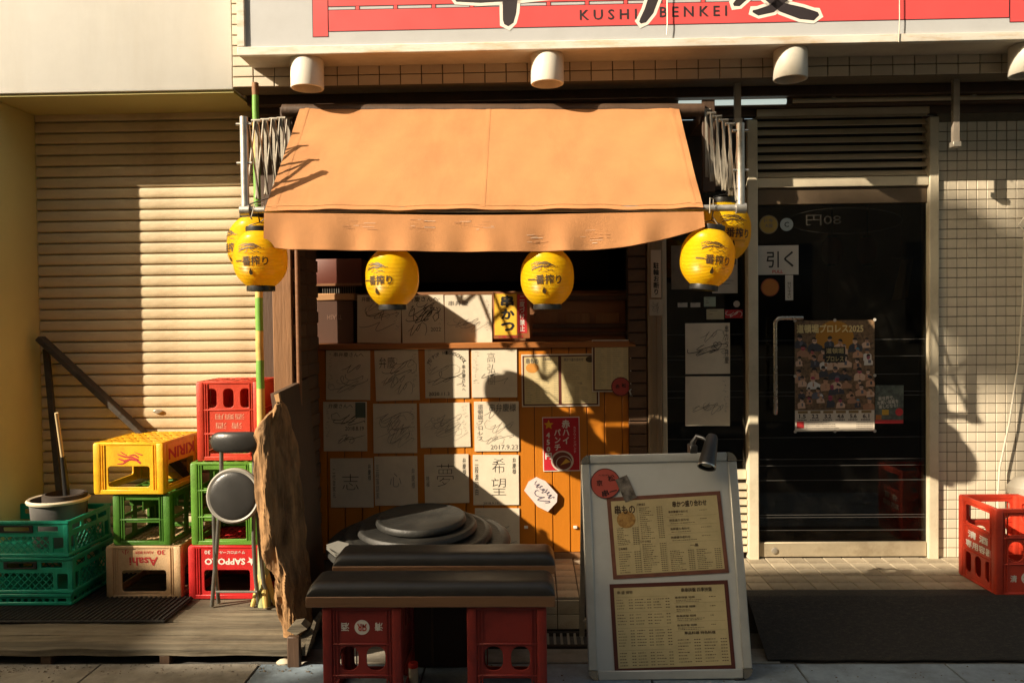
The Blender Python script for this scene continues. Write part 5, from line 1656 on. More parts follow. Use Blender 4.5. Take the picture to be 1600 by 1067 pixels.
holA = [(0.5, 0.80, 0.72, 0.22, 0.02)] + [(0.22 + 0.28 * i, 0.215, 0.17, 0.24, 0.02) for i in range(3)]
holB = [(0.5, 0.80, 0.72, 0.22, 0.02)] + [(0.32 + 0.36 * i, 0.50, 0.25, 0.23, 0.03) for i in range(2)]
dark_red = mat('dark_red_plastic', (0.26, 0.022, 0.014), 0.5, 0.12, 9, stain=0.7, sscale=6, bump=0.15, bscale=140, scol=(0.55, 0.5, 0.42))  # darker copy of the red crate colour, for the crates under the bench
def sake(label, rot90, group, h=SH, red_crate=red_crate):
    # front is the three-slot side unless rot90
    if rot90:
        return crate(label, SB, SA, h, red_crate, holB, holA, cols=2, rows=3, bands=(0.36, 0.66), group=group)
    return crate(label, SA, SB, h, red_crate, holA, holB, cols=3, rows=2, bands=(0.36, 0.66), group=group)
GS = 'red sake crates'
t = sake('orange red sake crate upside down on top of the right stack', False, GS)
put(t, cx(356), YK + 0.17, z3, SH)
crate_text(t, 0, SA, SB, SH, [('酒類用', 0.24, 0.41, 0.72, 0.48, 0.0), ('清 酒', 0.28, 0.52, 0.72, 0.60, 0.0)], flat('faded_print', (0.62, 0.28, 0.18)))
yb1 = -1.355
k = sc(yb1)
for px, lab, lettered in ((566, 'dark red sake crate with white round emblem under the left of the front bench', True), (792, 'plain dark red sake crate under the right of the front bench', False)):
    t = sake(lab, True, GS, 0.38, dark_red)
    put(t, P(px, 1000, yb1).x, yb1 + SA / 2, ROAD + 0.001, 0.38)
    if lettered:
        crate_text(t, 0, SB, SA, 0.38, [('O', 0.40, 0.13, 0.60, 0.27, 0), ('清', 0.22, 0.155, 0.33, 0.235, 0.02), ('酒', 0.67, 0.155, 0.78, 0.235, 0.02)], white_print)
        crate_text(t, 0, SB, SA, 0.38, [('R', 0.505, 0.165, 0.565, 0.235, 0.02, 0.0018), ('Я', 0.435, 0.165, 0.495, 0.235, 0.02, 0.0018)], red_crate, 'emblem')
c = G(1557, 931, 0.0)
t = sake('bright red sake crate standing open on the tiles at the right edge', True, GS)
put(t, c.x + SB / 2, c.y + SA / 2, 0.0025, SH, flip=False)
crate_text(t, 0, SB, SA, SH, [('O', 0.40, 0.13, 0.60, 0.27, 0), ('清', 0.22, 0.155, 0.33, 0.235, 0.02), ('酒', 0.67, 0.155, 0.78, 0.235, 0.02)], white_print)
crate_text(t, 0, SB, SA, SH, [('R', 0.505, 0.165, 0.565, 0.235, 0.02, 0.0018), ('Я', 0.435, 0.165, 0.495, 0.235, 0.02, 0.0018)], red_crate, 'emblem')
crate_text(t, 3, SB, SA, SH, [('清 酒', 0.22, 0.52, 0.78, 0.61, 0.03), ('専用容器', 0.16, 0.40, 0.90, 0.49, 0.03)], white_print)

# teal folding crates
def teal(label, a, b, h):
    t = thing('folding_crate', label, 'crate', (0, 0, 0), 'teal folding crates')
    for k in range(4):
        W = a if k % 2 == 0 else b
        M = side_M(k, a - 0.01, b - 0.01, h)
        fr = 0.018
        v, f = plate(W - 0.002, h - 0.004, [(0, h * 0.27, W * 0.30, h * 0.17, 0.006), (-W * 0.30, h * 0.27, W * 0.2, h * 0.14, 0.004), (W * 0.30, h * 0.27, W * 0.2, h * 0.14, 0.004), (-W * 0.40, -h * 0.18, W * 0.10, h * 0.42, 0.004), (W * 0.40, -h * 0.18, W * 0.10, h * 0.42, 0.004), (0, -h * 0.18, W * 0.62, h * 0.46, 0.004)], 0.008, 0.0015)
        g = MB(); g.add(v, f, M); sp = part('side_panel', g, teal_crate, t, True)
        g = MB()
        n = max(5, int(0.62 * W / 0.033))
        for i in range(-3, n + 3):
            for s_ in (1, -1):
                x0 = -W * 0.31 + i * 0.62 * W / n
                x1 = x0 + s_ * h * 0.46
                z0, z1_ = -h * 0.41, h * 0.05
                # clip to the opening
                lo, hi = -W * 0.31, W * 0.31
                ta, tb = 0.0, 1.0
                dx = x1 - x0
                for lim, sgn in ((lo, 1), (hi, -1)):
                    if abs(dx) > 1e-9:
                        tt = (lim - x0) / dx
                        if (x0 - lim) * sgn < 0: ta = max(ta, tt)
                        if (x1 - lim) * sgn < 0: tb = min(tb, tt)
                if tb - ta < 0.05 or (x0 < lo and x1 < lo) or (x0 > hi and x1 > hi): continue
                p = Vector((x0 + dx * ta, z0 + (z1_ - z0) * ta, 0.001 * s_)); q = Vector((x0 + dx * tb, z0 + (z1_ - z0) * tb, 0.001 * s_))
                g.bar(M @ p, M @ q, 0.0055, 0.004)
        tag(part('lattice', g, teal_crate, t, True), kind='stuff')
        if k == 0:
            g = MB(); g.add(*plate(W * 0.32, h * 0.2, [(0, 0, W * 0.25, h * 0.11, 0.006)], 0.008, 0.002), M @ Matrix.Translation((0, h * 0.27, 0.004))); part('handle', g, black_plastic, t, True)
    for sx_ in (-1, 1):
        for sy_ in (-1, 1):
            g = MB(); x, y = sx_ * (a / 2 - 0.012), sy_ * (b / 2 - 0.012)
            g.box(x - 0.013, x + 0.013, y - 0.013, y + 0.013, 0.002, h - 0.001, 0.004); part('corner_post', g, teal_crate, t, True)
    for (z0, z1_) in ((0.0, 0.016), (h - 0.016, h)):
        g = MB(); o = 0.005
        g.box(-a / 2 - o, a / 2 + o, -b / 2 - o, -b / 2 + 0.008, z0, z1_, 0.003); g.box(-a / 2 - o, a / 2 + o, b / 2 - 0.008, b / 2 + o, z0, z1_, 0.003)
        g.box(-a / 2 - o, -a / 2 + 0.008, -b / 2 + 0.009, b / 2 - 0.009, z0, z1_, 0.003); g.box(a / 2 - 0.008, a / 2 + o, -b / 2 + 0.009, b / 2 - 0.009, z0, z1_, 0.003)
        part('rim', g, teal_crate, t, True)
    g = MB(); g.box(-a / 2 + 0.006, a / 2 - 0.006, -b / 2 + 0.006, b / 2 - 0.006, 0.003, 0.010); part('base', g, teal_crate, t, True)
    return t
TW, TD = 0.50, 0.37
yt = -0.50
xr = P(113, 880, yt).x
zt0 = ZD + 0.023
def pz(py): return P(60, py, yt).z
t = teal('folded flat teal crate at the bottom of the left crates', TW - 0.06, TD, 0.055); t.location = (xr - TW / 2 + 0.02, yt + TD / 2, zt0)
h1 = pz(870) - zt0 - 0.057
t = teal('lower teal folding crate at the left edge', TW, TD, h1); t.location = (xr - TW / 2, yt + TD / 2, zt0 + 0.057)
h2 = pz(812) - pz(868)
t = teal('upper teal folding crate holding the grey bucket', TW, TD, h2); t.location = (xr - TW / 2 - 0.012, yt + TD / 2, zt0 + 0.059 + h1); t.rotation_euler = (0, 0, rad(-0.8))
ztop = zt0 + 0.059 + h1
# bucket and mop
c = P(92, 800, yt + 0.2)
zr = P(92, 779, yt + 0.2).z
br_ = 45 / sc(yt + 0.2)
t = thing('bucket', 'grey bucket with white rim standing in the teal crate', 'bucket', (c.x, yt + 0.2, ztop + 0.011))
g = MB(); hb = zr - ztop - 0.011
g.lathe([(0.002, 0.0), (br_ * 0.80, 0.0), (br_ * 0.92, hb), (br_ * 0.90, hb), (br_ * 0.78, 0.006), (0.002, 0.006)], 32, cap=False); part('body', g, mat('grey_bucket', (0.13, 0.125, 0.12), 0.55, 0.15, 8), t, True)
g = MB(); g.lathe([(br_ * 0.93, hb - 0.012), (br_ * 1.0, hb - 0.010), (br_ * 1.02, hb), (br_ * 0.97, hb + 0.008), (br_ * 0.89, hb + 0.004)], 36, cap=False); part('rim', g, white_frame, t, True)
g = MB(); g.lathe([(br_ * 0.72, hb * 0.6), (br_ * 0.72, hb + 0.022), (br_ * 0.62, hb + 0.026), (br_ * 0.6, hb * 0.6)], 28, Matrix.Translation((0.02, 0.02, 0)), cap=False); part('wringer', g, dark_in, t, True)
t = thing('mop', 'mop with pale stick handle standing in the bucket', 'mop', (c.x, yt + 0.2, ztop + 0.05))
a0_, a1_, a2_ = P(104, 772, yt + 0.2), P(98, 716, yt + 0.16), P(88, 645, yt + 0.10)
g = MB(); g.tube([a1_, a2_], 0.0085, 10); part('stick', g, mat('pale_stick', (0.55, 0.42, 0.22), 0.6), t)
g = MB(); g.tube([(a0_.x, a0_.y, ztop + 0.05), a0_, a1_ + Vector((0, 0, 0.01))], [0.03, 0.016, 0.012], 10); part('grip', g, black_plastic, t)
# leaning dark timber
a0_, a1_ = P(62, 528, YS - 0.09), P(222, 676, YS - 0.06)
t = thing('leaning_plank', 'dark weathered plank leaning diagonally against the shutter', 'plank', (a1_.x, a1_.y, a1_.z))
ex = (a1_ - a0_).normalized()
g = MB(); g.bar(a0_, a1_ + ex * 0.45, 0.03, 0.062, 0.004, up=(0, 1, 0)); part('plank', g, mat('charred_plank', (0.05, 0.042, 0.032), 0.85, 0.5, 8, bump=0.6, bscale=30, stain=0.5, scol=(2, 1.8, 1.4)), t)
t = thing('leaning_batten', 'thin dark batten standing beside the diagonal plank', 'batten', P(84, 660, YS - 0.05))
g = MB(); g.bar(P(72, 545, YS - 0.05), P(96, 800, YS - 0.13), 0.032, 0.02, 0.002, up=(0, 1, 0)); part('batten', g, MATS['charred_plank'], t)

# ---------------------------------------------------------------- folding stool
ts = thing('folding_stool', 'folded steel chair with round black seat leaning by the crates', 'stool', P(365, 950, -0.5))
YT = -0.56
c = P(366, 774, YT); rs_ = 43.5 / sc(YT)
Rm = Matrix.Translation(c) @ Matrix.Rotation(rad(84), 4, 'X')
g = MB(); pr = [(0.002, 0.030)]
for i in range(12):
    a = i / 11 * math.pi / 2
    pr.append((max(0.002, (rs_ - 0.016) * math.sin(a)), 0.012 + 0.018 * math.cos(a) ** 0.8 if i < 11 else 0.012))
g.lathe(list(reversed(pr[1:])), 40, Rm, cap=True)
seat_m = mat('seat_vinyl', (0.030, 0.029, 0.027), 0.33, 0.12, 12, bump=0.1, bscale=200)
part('seat', g, seat_m, ts)
g = MB(); g.lathe([(rs_ - 0.018, 0.014), (rs_ - 0.008, 0.018), (rs_, 0.010), (rs_, -0.008), (rs_ - 0.01, -0.014), (0.01, -0.014)], 44, Rm, cap=False); part('seat_rim', g, mat('seat_rim_grey', (0.30, 0.285, 0.25), 0.45), ts)
g = MB()
b0, b1 = P(328, 690, YT - 0.01), P(413, 690, YT - 0.01)
n, v, f = 20, [], []
for i in range(n + 1):
    u = i / n
    k = (1 - abs(2 * u - 1) ** 5) ** 0.5
    for j in range(16):
        a = 2 * math.pi * j / 16
        v.append((b0.x + (b1.x - b0.x) * u, b0.y - 0.025 * math.sin(math.pi * u) + 0.020 * k * math.cos(a), b0.z + 0.048 * max(k, 0.02) * math.sin(a)))
for i in range(n):
    for j in range(16):
        f.append((i * 16 + j, i * 16 + (j + 1) % 16, (i + 1) * 16 + (j + 1) % 16, (i + 1) * 16 + j))
g.add(v, f); g.fixn(); part('backrest', g, seat_m, ts)
tube_m = mat('chair_tube', (0.20, 0.19, 0.165), 0.38, 0.15, 15, metal=0.6)
YL = G(365, 948, ZD).y
def L(px, py, y): return P(px, py, y)
def foot(px): q = P(px, 940, YL); return Vector((q.x, YL, ZD + 0.005))
for pts in ([L(346, 690, YT + 0.012), L(346, 745, YT + 0.02), L(340, 840, YT + 0.035), foot(331)],
            [L(397, 690, YT + 0.012), L(397, 745, YT + 0.02), L(396, 840, YT + 0.03), L(399, 900, YT + 0.04), foot(404)],
            [L(334, 800, YT + 0.05), L(336, 880, YT + 0.045), foot(335) + Vector((0, 0.05, 0))],
            [L(402, 790, YT + 0.05), L(406, 850, YT + 0.05), L(412, 910, YT + 0.05), foot(416) + Vector((0, 0.05, 0))]):
    g = MB(); g.tube(pts, 0.0095, 10); part('leg', g, tube_m, ts)
g = MB(); g.tube([L(338, 924, YT + 0.045), L(402, 924, YT + 0.045)], 0.006, 8); part('stretcher', g, tube_m, ts)

# ---------------------------------------------------------------- striped pole
tp = thing('striped_pole', 'thin wooden pole banded in yellow and green beside the awning', 'pole', (P(413, 950, -0.46).x, -0.46, ZD))
p0 = P(413, 948, -0.46); p0.z = ZD + 0.002
p1 = P(399, 136, -0.33)
py_m = mat('pole_yellow', (0.58, 0.42, 0.12), 0.6, 0.15, 9, stain=0.4, sscale=8)
pg_m = mat('pole_green', (0.16, 0.36, 0.05), 0.6, 0.15, 9, stain=0.3, sscale=8)
pp_m = mat('pole_pale', (0.33, 0.38, 0.18), 0.7, 0.2, 9, stain=0.5, sscale=8)
def at_py(py):
    t_ = (948 - py) / (948 - 136)
    return p0.lerp(p1, t_)
cuts = [948, 860, 790, 700, 612, 568, 522, 470, 452, 330, 250, 190, 150, 130]
mats_ = [pp_m, pp_m, py_m, py_m, pg_m, py_m, pg_m, py_m, py_m, pg_m, py_m, pg_m, post_wood]
rp_ = [0.030, 0.026, 0.022, 0.020, 0.019, 0.0185, 0.018, 0.018, 0.0175, 0.017, 0.0165, 0.016, 0.016, 0.016]
for i in range(len(cuts) - 1):
    a, b = at_py(cuts[i]), at_py(cuts[i + 1])
    m_ = a.lerp(b, 0.5) + Vector((rng.uniform(-0.002, 0.002), 0, 0))
    g = MB(); g.tube([a, m_, b], [rp_[i], (rp_[i] + rp_[i + 1]) / 2, rp_[i + 1]], 14, cap=i in (0, len(cuts) - 2)); part('pole_section', g, mats_[i], tp)
for dx, dy in ((-0.05, -0.02), (0.02, -0.04), (0.055, 0.0)):
    g = MB(); g.tube([at_py(890), at_py(920) + Vector((dx * 0.5, dy * 0.6, 0)), Vector((p0.x + dx, p0.y + dy, ZD + 0.008))], [0.022, 0.016, 0.010], 9); part('root', g, py_m, tp)

# ---------------------------------------------------------------- driftwood slab and dark board
from mathutils import noise as mnoise
td = thing('driftwood_slab', 'rough split driftwood slab standing at the end of the deck', 'driftwood', P(455, 990, -0.80))
def interp(tab, y):
    for (a, xa_), (b, xb_) in zip(tab, tab[1:]):
        if a <= y <= b: return xa_ + (xb_ - xa_) * (y - a) / (b - a)
    return tab[-1][1] if y > tab[-1][0] else tab[0][1]
left = [(632, 431), (655, 418), (682, 401), (740, 403), (792, 406), (850, 415), (880, 421), (925, 436), (960, 444), (996, 452)]
right = [(632, 437), (655, 446), (700, 457), (760, 466), (860, 474), (960, 478), (996, 480)]
g = MB(); NV_, NR = 150, 64
v, f = [], []
for i in range(NV_ + 1):
    py = 632 + (996 - 632) * i / NV_
    xl, xr_ = interp(left, py), interp(right, py)
    a_, b_ = P(xl, py, -0.86), P(xr_, py, -0.66)
    b_.z = a_.z
    mid, half = (a_ + b_) / 2, (b_ - a_) / 2
    hw = half.length
    if hw < 0.02: half = half.normalized() * 0.02; hw = 0.02
    nrm = Vector((half.y, -half.x, 0)).normalized()
    hd = 0.042 * min(1, 0.3 + i / 22)
    for j in range(NR):
        an = 2 * math.pi * j / NR
        ca, sa = math.cos(an), math.sin(an)
        ux = math.copysign(abs(ca) ** 0.55, ca); uy = math.copysign(abs(sa) ** 0.55, sa)
        p = mid + half * ux + nrm * hd * uy
        q = Vector((p.x * 45, p.y * 45, p.z * 4.5))
        d = mnoise.fractal(q, 0.9, 2.1, 6) * 0.013 + min(0, mnoise.noise(Vector((p.x * 13 + 5, p.y * 13, p.z * 5.5))) + 0.22) * 0.075
        nn = (half.normalized() * ca + nrm * sa)
        v.append(p + nn * d)
for i in range(NV_):
    for j in range(NR):
        f.append((i * NR + j, i * NR + (j + 1) % NR, (i + 1) * NR + (j + 1) % NR, (i + 1) * NR + j))
f.append(tuple(range(NR))); f.append(tuple(reversed(range(NV_ * NR, (NV_ + 1) * NR))))
g.add(v, f); g.fixn()
part('slab', g, mat('driftwood', (0.30, 0.165, 0.068), 0.85, 0.5, 22, bump=1.0, bscale=60, stretch=(1, 1, 0.07), stain=0.9, sscale=11, sstretch=(1, 1, 0.22), scol=(0.12, 0.085, 0.06)), td)
tb = thing('dark_board', 'dark flat board leaning behind the driftwood slab', 'board', P(490, 960, -0.66))
q = [P(431, 615, -0.72), P(457, 603, -0.52), P(482, 590, -0.30), P(514, 962, -0.30), P(482, 985, -0.70)]
g = MB(); g.prism(q, (-0.024, 0, 0)); g.fixn(); part('board', g, mat('dark_board_wood', (0.085, 0.05, 0.028), 0.7, 0.3, 7, bump=0.2, stretch=(1, 1, 0.2)), tb)
q = [P(428, 617, -0.745), P(435, 614, -0.745), P(444, 668, -0.745), P(436, 645, -0.745)]
g = MB(); g.prism(q, (0, 0.022, 0)); g.fixn(); part('lit_edge', g, mat('lit_edge_wood', (0.48, 0.27, 0.11), 0.7, 0.2, 9), tb)  # the board's sunlit edge, put in as paler wood

# ---------------------------------------------------------------- benches
def bench(label, x0, x1, y0, y1, z0, zw, zp, runners):
    t = thing('bench', label, 'bench', ((x0 + x1) / 2, (y0 + y1) / 2, z0), 'padded benches')
    g = MB(); g.box(x0, x1, y0, y1, z0, zw, 0.003); part('seat_board', g, bench_wood, t)
    g = MB(); nu, nv = 48, 14
    v, f = [], []
    for i in range(nu + 1):
        for j in range(nv + 1):
            u, w_ = i / nu, j / nv
            # concentrate points at the edges
            uu = 0.5 - 0.5 * math.cos(math.pi * u); ww = 0.5 - 0.5 * math.cos(math.pi * w_)
            ex = min(uu * (x1 - x0), (1 - uu) * (x1 - x0)); ey = min(ww * (y1 - y0), (1 - ww) * (y1 - y0))
            k = min(1, ex / 0.045); k2 = min(1, ey / 0.045)
            zz = zw + (zp - zw) * (1 - (1 - k) ** 2.6) ** 0.5 * (1 - (1 - k2) ** 2.6) ** 0.5
            v.append((x0 + 0.002 + uu * (x1 - x0 - 0.004), y0 + 0.002 + ww * (y1 - y0 - 0.004), zz + 0.0008 + 0.0015 * mnoise.noise(Vector((uu * 14, ww * 3, 1)))))
    for i in range(nu):
        for j in range(nv):
            f.append((i * (nv + 1) + j, (i + 1) * (nv + 1) + j, (i + 1) * (nv + 1) + j + 1, i * (nv + 1) + j + 1))
    g.add(v, f); part('cushion', g, cushion, t)
    for (a, b, c_, d, e, h) in runners:
        g = MB(); g.box(a, b, c_, d, e, h, 0.003); part('runner', g, dark_wood, t)
    return t
yf = -1.375
xa_, xb_ = P(477, 935, yf).x, P(868, 935, yf).x
ztop_c = ROAD + 0.382
bench('front padded bench resting on two red crates', xa_, xb_, yf, -1.18, ztop_c, ztop_c + 0.040, ztop_c + 0.084, ())
yf2 = -1.165
xa_, xb_ = P(519, 890, yf2).x, P(868, 890, yf2).x
z0 = P(700, 897, yf2).z
rn = [(P(px, 900, yf2).x - 0.05, P(px, 900, yf2).x + 0.05, -1.150, -1.07, ztop_c, z0 - 0.0005) for px in (590, 790)]
bench('rear padded bench between the front bench and the round trays', xa_, xb_, yf2, -0.985, z0, z0 + 0.032, z0 + 0.075, rn)

# ---------------------------------------------------------------- stack of round dark lids on a drum
Y0 = -0.55
cc = P(655, 806, Y0)
tdm = thing('drum_base', 'dark round drum under the stacked trays behind the benches', 'drum', (cc.x, Y0, 0.0))
zt_ = cc.z - 4 * 0.033
g = MB(); g.lathe([(0.27, 0.003), (0.27, zt_ - 0.03)], 36, Matrix.Translation((cc.x, Y0, 0))); part('drum', g, dark_in, tdm)
names_ = ['topmost and smallest', 'second from the top', 'third from the top', 'lowest and largest']
for i, (hwp, dxp) in enumerate(((71, 3), (94, -3), (117, -2), (144, 0))):
    r = hwp / sc(Y0)
    t = thing('round_tray', names_[i] + ' dark round tray of the stack behind the benches', 'tray', (cc.x + dxp / sc(Y0), Y0, cc.z - 0.033 * (i + 1)), 'stacked round trays', rot=(rad(4.5), rad(-0.4), 0))
    g = MB(); g.lathe([(0.003, 0.0), (r * 0.90, 0.0), (r * 0.985, 0.006), (r, 0.014), (r * 0.99, 0.026), (r * 0.965, 0.0335), (r * 0.925, 0.035), (r * 0.895, 0.0318), (r * 0.87, 0.0295), (0.003, 0.0295)], 64, cap=False)
    part('disc', g, stone_disc, t, True)
t = thing('folded_sheet', 'grey folded sheet sticking out left of the stacked trays', 'sheet', P(530, 860, -0.75))
for k in range(3):
    q = [P(510, 852 + 3 * k, -0.78), P(524, 866 + 2 * k, -0.78), P(540, 872, -0.78), P(545, 850, -0.74), P(528, 846 + 2 * k, -0.74)]
    g = MB(); g.prism(q, (0, 0.0, 0.004)); g.fixn(); part('layer', g, mat('grey_sheet', (0.22, 0.21, 0.18), 0.7), t)

# ---------------------------------------------------------------- A-board
BL, BR, TL_, TR2 = P(921, 1063, -1.10), P(1176, 1059, -1.10), P(906, 711, -0.90), P(1150, 706, -0.90)
Ub = ((BR - BL) + (TR2 - TL_)).normalized()
Vb = ((TL_ + TR2) / 2 - (BL + BR) / 2)
Hb = Vb.length
Vb = (Vb - Ub * Vb.dot(Ub)).normalized()
Wb = ((BR - BL).length + (TR2 - TL_).length) / 2
bs_ = Sheet((BL + BR + TL_ + TR2) / 4, Ub, Vb, Wb, Hb)
ab = thing('menu_board', 'grey aluminium A-board with two menus standing in front of the door', 'board', (bs_.O.x, -1.0, ROAD))
Mb = Matrix((bs_.U, bs_.V, bs_.N)).transposed().to_4x4(); Mb.translation = bs_.O
g = MB(); g.box(-Wb / 2 + 0.03, Wb / 2 - 0.03, -Hb / 2 + 0.03, Hb / 2 - 0.03, -0.006, -0.001, 0, Mb); part('panel', g, mat('board_panel', (0.60, 0.605, 0.575), 0.35, 0.04, 5, stain=0.15, sscale=3), ab)
def prof_bar(x0, x1, y0, y1):
    g = MB()
    g.box(x0, x1, y0, y1, -0.012, 0.006, 0.004, Mb)
    return g
fw = 0.036
for (x0, x1, y0, y1) in ((-Wb / 2 + fw, Wb / 2 - fw, Hb / 2 - fw, Hb / 2), (-Wb / 2 + fw, Wb / 2 - fw, -Hb / 2, -Hb / 2 + fw), (-Wb / 2, -Wb / 2 + fw, -Hb / 2 + fw, Hb / 2 - fw), (Wb / 2 - fw, Wb / 2, -Hb / 2 + fw, Hb / 2 - fw)):
    part('frame_rail', prof_bar(x0, x1, y0, y1), alu, ab)
chrome = mat('chrome_corner', (0.42, 0.41, 0.38), 0.22, 0.1, 20, metal=0.9)
for sx_ in (-1, 1):
    for sy_ in (-1, 1):
        pts = [(0, 0)] + [(fw * math.cos(rad(a)), fw * math.sin(rad(a))) for a in range(0, 91, 15)]
        cxp, cyp = sx_ * (Wb / 2 - fw), sy_ * (Hb / 2 - fw)
        lo = [Mb @ Vector((cxp + sx_ * p, cyp + sy_ * q, -0.0115)) for p, q in pts]
        g = MB(); g.prism(lo, bs_.N * 0.0205); g.fixn(); part('corner', g, chrome, ab)
# rear leg frame
for sx_ in (-1, 1):
    top = Mb @ Vector((sx_ * (Wb / 2 - 0.012), Hb / 2 - 0.05, -0.022))
    bot = Vector((top.x, -0.665, ROAD + 0.002))
    g = MB(); g.bar(top, bot, 0.022, 0.016, 0.002, up=(0, 1, 0)); part('rear_leg', g, dull_steel, ab)
    f0 = Mb @ Vector((sx_ * (Wb / 2 - 0.05), -Hb / 2, -0.004))
    g = MB(); g.box(f0.x - 0.02, f0.x + 0.02, f0.y - 0.01, f0.y + 0.01, ROAD - 0.002, f0.z + 0.002, 0.002); part('foot', g, black_plastic, ab)
a_ = Mb @ Vector((-Wb / 2 + 0.012, Hb / 2 - 0.05, -0.022)); b_ = Vector((a_.x, -0.665, ROAD))
a2_ = Mb @ Vector((Wb / 2 - 0.012, Hb / 2 - 0.05, -0.022)); b2_ = Vector((a2_.x, -0.665, ROAD))
m0, m1 = a_.lerp(b_, 0.9), a2_.lerp(b2_, 0.9)
g = MB(); g.bar(m0, m1, 0.02, 0.014, 0.002); part('rear_rail', g, dull_steel, ab)
g = MB(); q = [a_.lerp(b_, 0.03), a2_.lerp(b2_, 0.03), a2_.lerp(b2_, 0.88), a_.lerp(b_, 0.88)]
g.prism(q, (0, 0.004, 0)); g.fixn(); part('rear_panel', g, mat('rear_panel', (0.10, 0.10, 0.095), 0.6), ab)

def on_board(px, py):
    d = ray(px, py)
    t_ = (bs_.O - CAM).dot(bs_.N) / d.dot(bs_.N)
    return CAM + d * t_
def board_menu(label, corners, border, head):
    q = [on_board(*c_) for c_ in corners]        # tl tr br bl
    U = ((q[1] - q[0]) + (q[2] - q[3])).normalized()
    V = bs_.N.cross(U).normalized()
    wd = ((q[1] - q[0]).length + (q[2] - q[3]).length) / 2
    ht = ((q[0] - q[3]).length + (q[1] - q[2]).length) / 2
    sh = Sheet(sum(q, Vector()) / 4 + bs_.N * 0.0006, U, V, wd, ht)
    t = thing('menu_sheet', label, 'menu', sh.pt(0.5, 0))
    part('border', sh.slab(0.0012), border, t)
    bx_ = 0.012
    g = MB(); sh.rect(g, bx_ / wd * 1.3, bx_ / ht * 1.3, 1 - bx_ / wd * 1.3, 1 - bx_ / ht * 1.3, 0.0018); part('page', g, parch, t)
    g = MB(); head(sh, g, t); part('lettering', g, flat('menu_brown', (0.085, 0.05, 0.025)), t)
rg = random.Random(77)
E_ = 0.0024
def head1(sh, g, t):
    sh.text(g, '串もの', 0.06, 0.78, 0.24, 0.90, E_, 0.03)
    sh.text(g, '串かつ盛り合わせ', 0.57, 0.83, 0.87, 0.91, E_, 0.035)
    sh.text(g, '一品', 0.69, 0.34, 0.76, 0.375, E_, 0.03)
    sh.text(g, '【野菜】', 0.265, 0.875, 0.33, 0.905, E_, 0.01); sh.text(g, '【海鮮】', 0.07, 0.345, 0.14, 0.375, E_, 0.01); sh.text(g, '【その他】', 0.265, 0.42, 0.35, 0.45, E_, 0.01)
    fake_rows(sh, g, 0.065, 0.40, 0.245, 0.62, 10, rg, 0.0024, E_); fake_rows(sh, g, 0.065, 0.06, 0.245, 0.33, 10, rg, 0.0024, E_)
    fake_rows(sh, g, 0.275, 0.46, 0.475, 0.86, 17, rg, 0.0024, E_); fake_rows(sh, g, 0.275, 0.06, 0.475, 0.41, 14, rg, 0.0024, E_)
    sh.line(g, [(0.255, 0.9), (0.255, 0.06)], 0.0012, E_); sh.line(g, [(0.485, 0.42), (0.485, 0.06)], 0.0008, E_)
    for i in range(4):
        v = 0.79 - i * 0.105
        sh.text(g, ('串弁慶盛り合わせ', '野菜盛り合わせ', '海鮮盛り合わせ', '特撰盛り合わせ')[i], 0.53, v - 0.028, 0.70, v + 0.002, E_, 0.01)
        fake_rows(sh, g, 0.54, v - 0.065, 0.90, v - 0.035, 1, rg, 0.002, E_, False); fake_rows(sh, g, 0.80, v - 0.02, 0.94, v, 1, rg, 0.0024, E_, False)
        sh.line(g, [(0.51, v - 0.075), (0.94, v - 0.075)], 0.0008, E_)
    fake_rows(sh, g, 0.51, 0.06, 0.715, 0.31, 11, rg, 0.0024, E_); fake_rows(sh, g, 0.74, 0.06, 0.945, 0.31, 11, rg, 0.0024, E_)
    g2 = MB(); sh.disc(g2, 0.155, 0.715, 0.034, E_ - 0.0003, 28, sx=1.12); part('food_picture', g2, mat('fried_food', (0.50, 0.22, 0.05), 0.6, 0.5, 60, col2=(0.62, 0.36, 0.10)), t)
def head2(sh, g, t):
    sh.text(g, '串 盛 揚物', 0.06, 0.88, 0.19, 0.92, E_, 0.01); sh.text(g, '串串拼盤 四季拼盤', 0.60, 0.88, 0.86, 0.93, E_, 0.02); sh.text(g, '單品料理 特色料理', 0.60, 0.40, 0.86, 0.435, E_, 0.02)
    for i in range(4):
        v = 0.83 - i * 0.105
        sh.text(g, '串串拼盤 招牌', 0.545, v - 0.022, 0.71, v + 0.004, E_, 0.01)
        fake_rows(sh, g, 0.55, v - 0.066, 0.93, v - 0.03, 2, rg, 0.002, E_, False); fake_rows(sh, g, 0.83, v - 0.02, 0.94, v, 1, rg, 0.0026, E_, False)
        sh.line(g, [(0.53, v - 0.073), (0.95, v - 0.073)], 0.0008, E_)
    fake_rows(sh, g, 0.54, 0.08, 0.72, 0.36, 8, rg, 0.0028, E_); fake_rows(sh, g, 0.76, 0.08, 0.94, 0.36, 8, rg, 0.0028, E_)
    for (v0, v1, n) in ((0.70, 0.83, 4), (0.52, 0.66, 4), (0.28, 0.48, 6), (0.06, 0.23, 5)):
        for u in (0.05, 0.205, 0.36): fake_rows(sh, g, u, v0, u + 0.135, v1, n, rg, 0.0026, E_)
        sh.line(g, [(0.05, v1 + 0.015), (0.48, v1 + 0.015)], 0.0008, E_)
board_menu('upper parchment menu with reddish border on the A-board', ((949, 778), (1126, 766), (1138, 895), (957, 904)), mat('menu_border', (0.20, 0.075, 0.045), 0.5, 0.3, 14), head1)
board_menu('lower parchment menu with dark border on the A-board', ((952, 912), (1136, 906), (1150, 1044), (961, 1051)), maroon, head2)
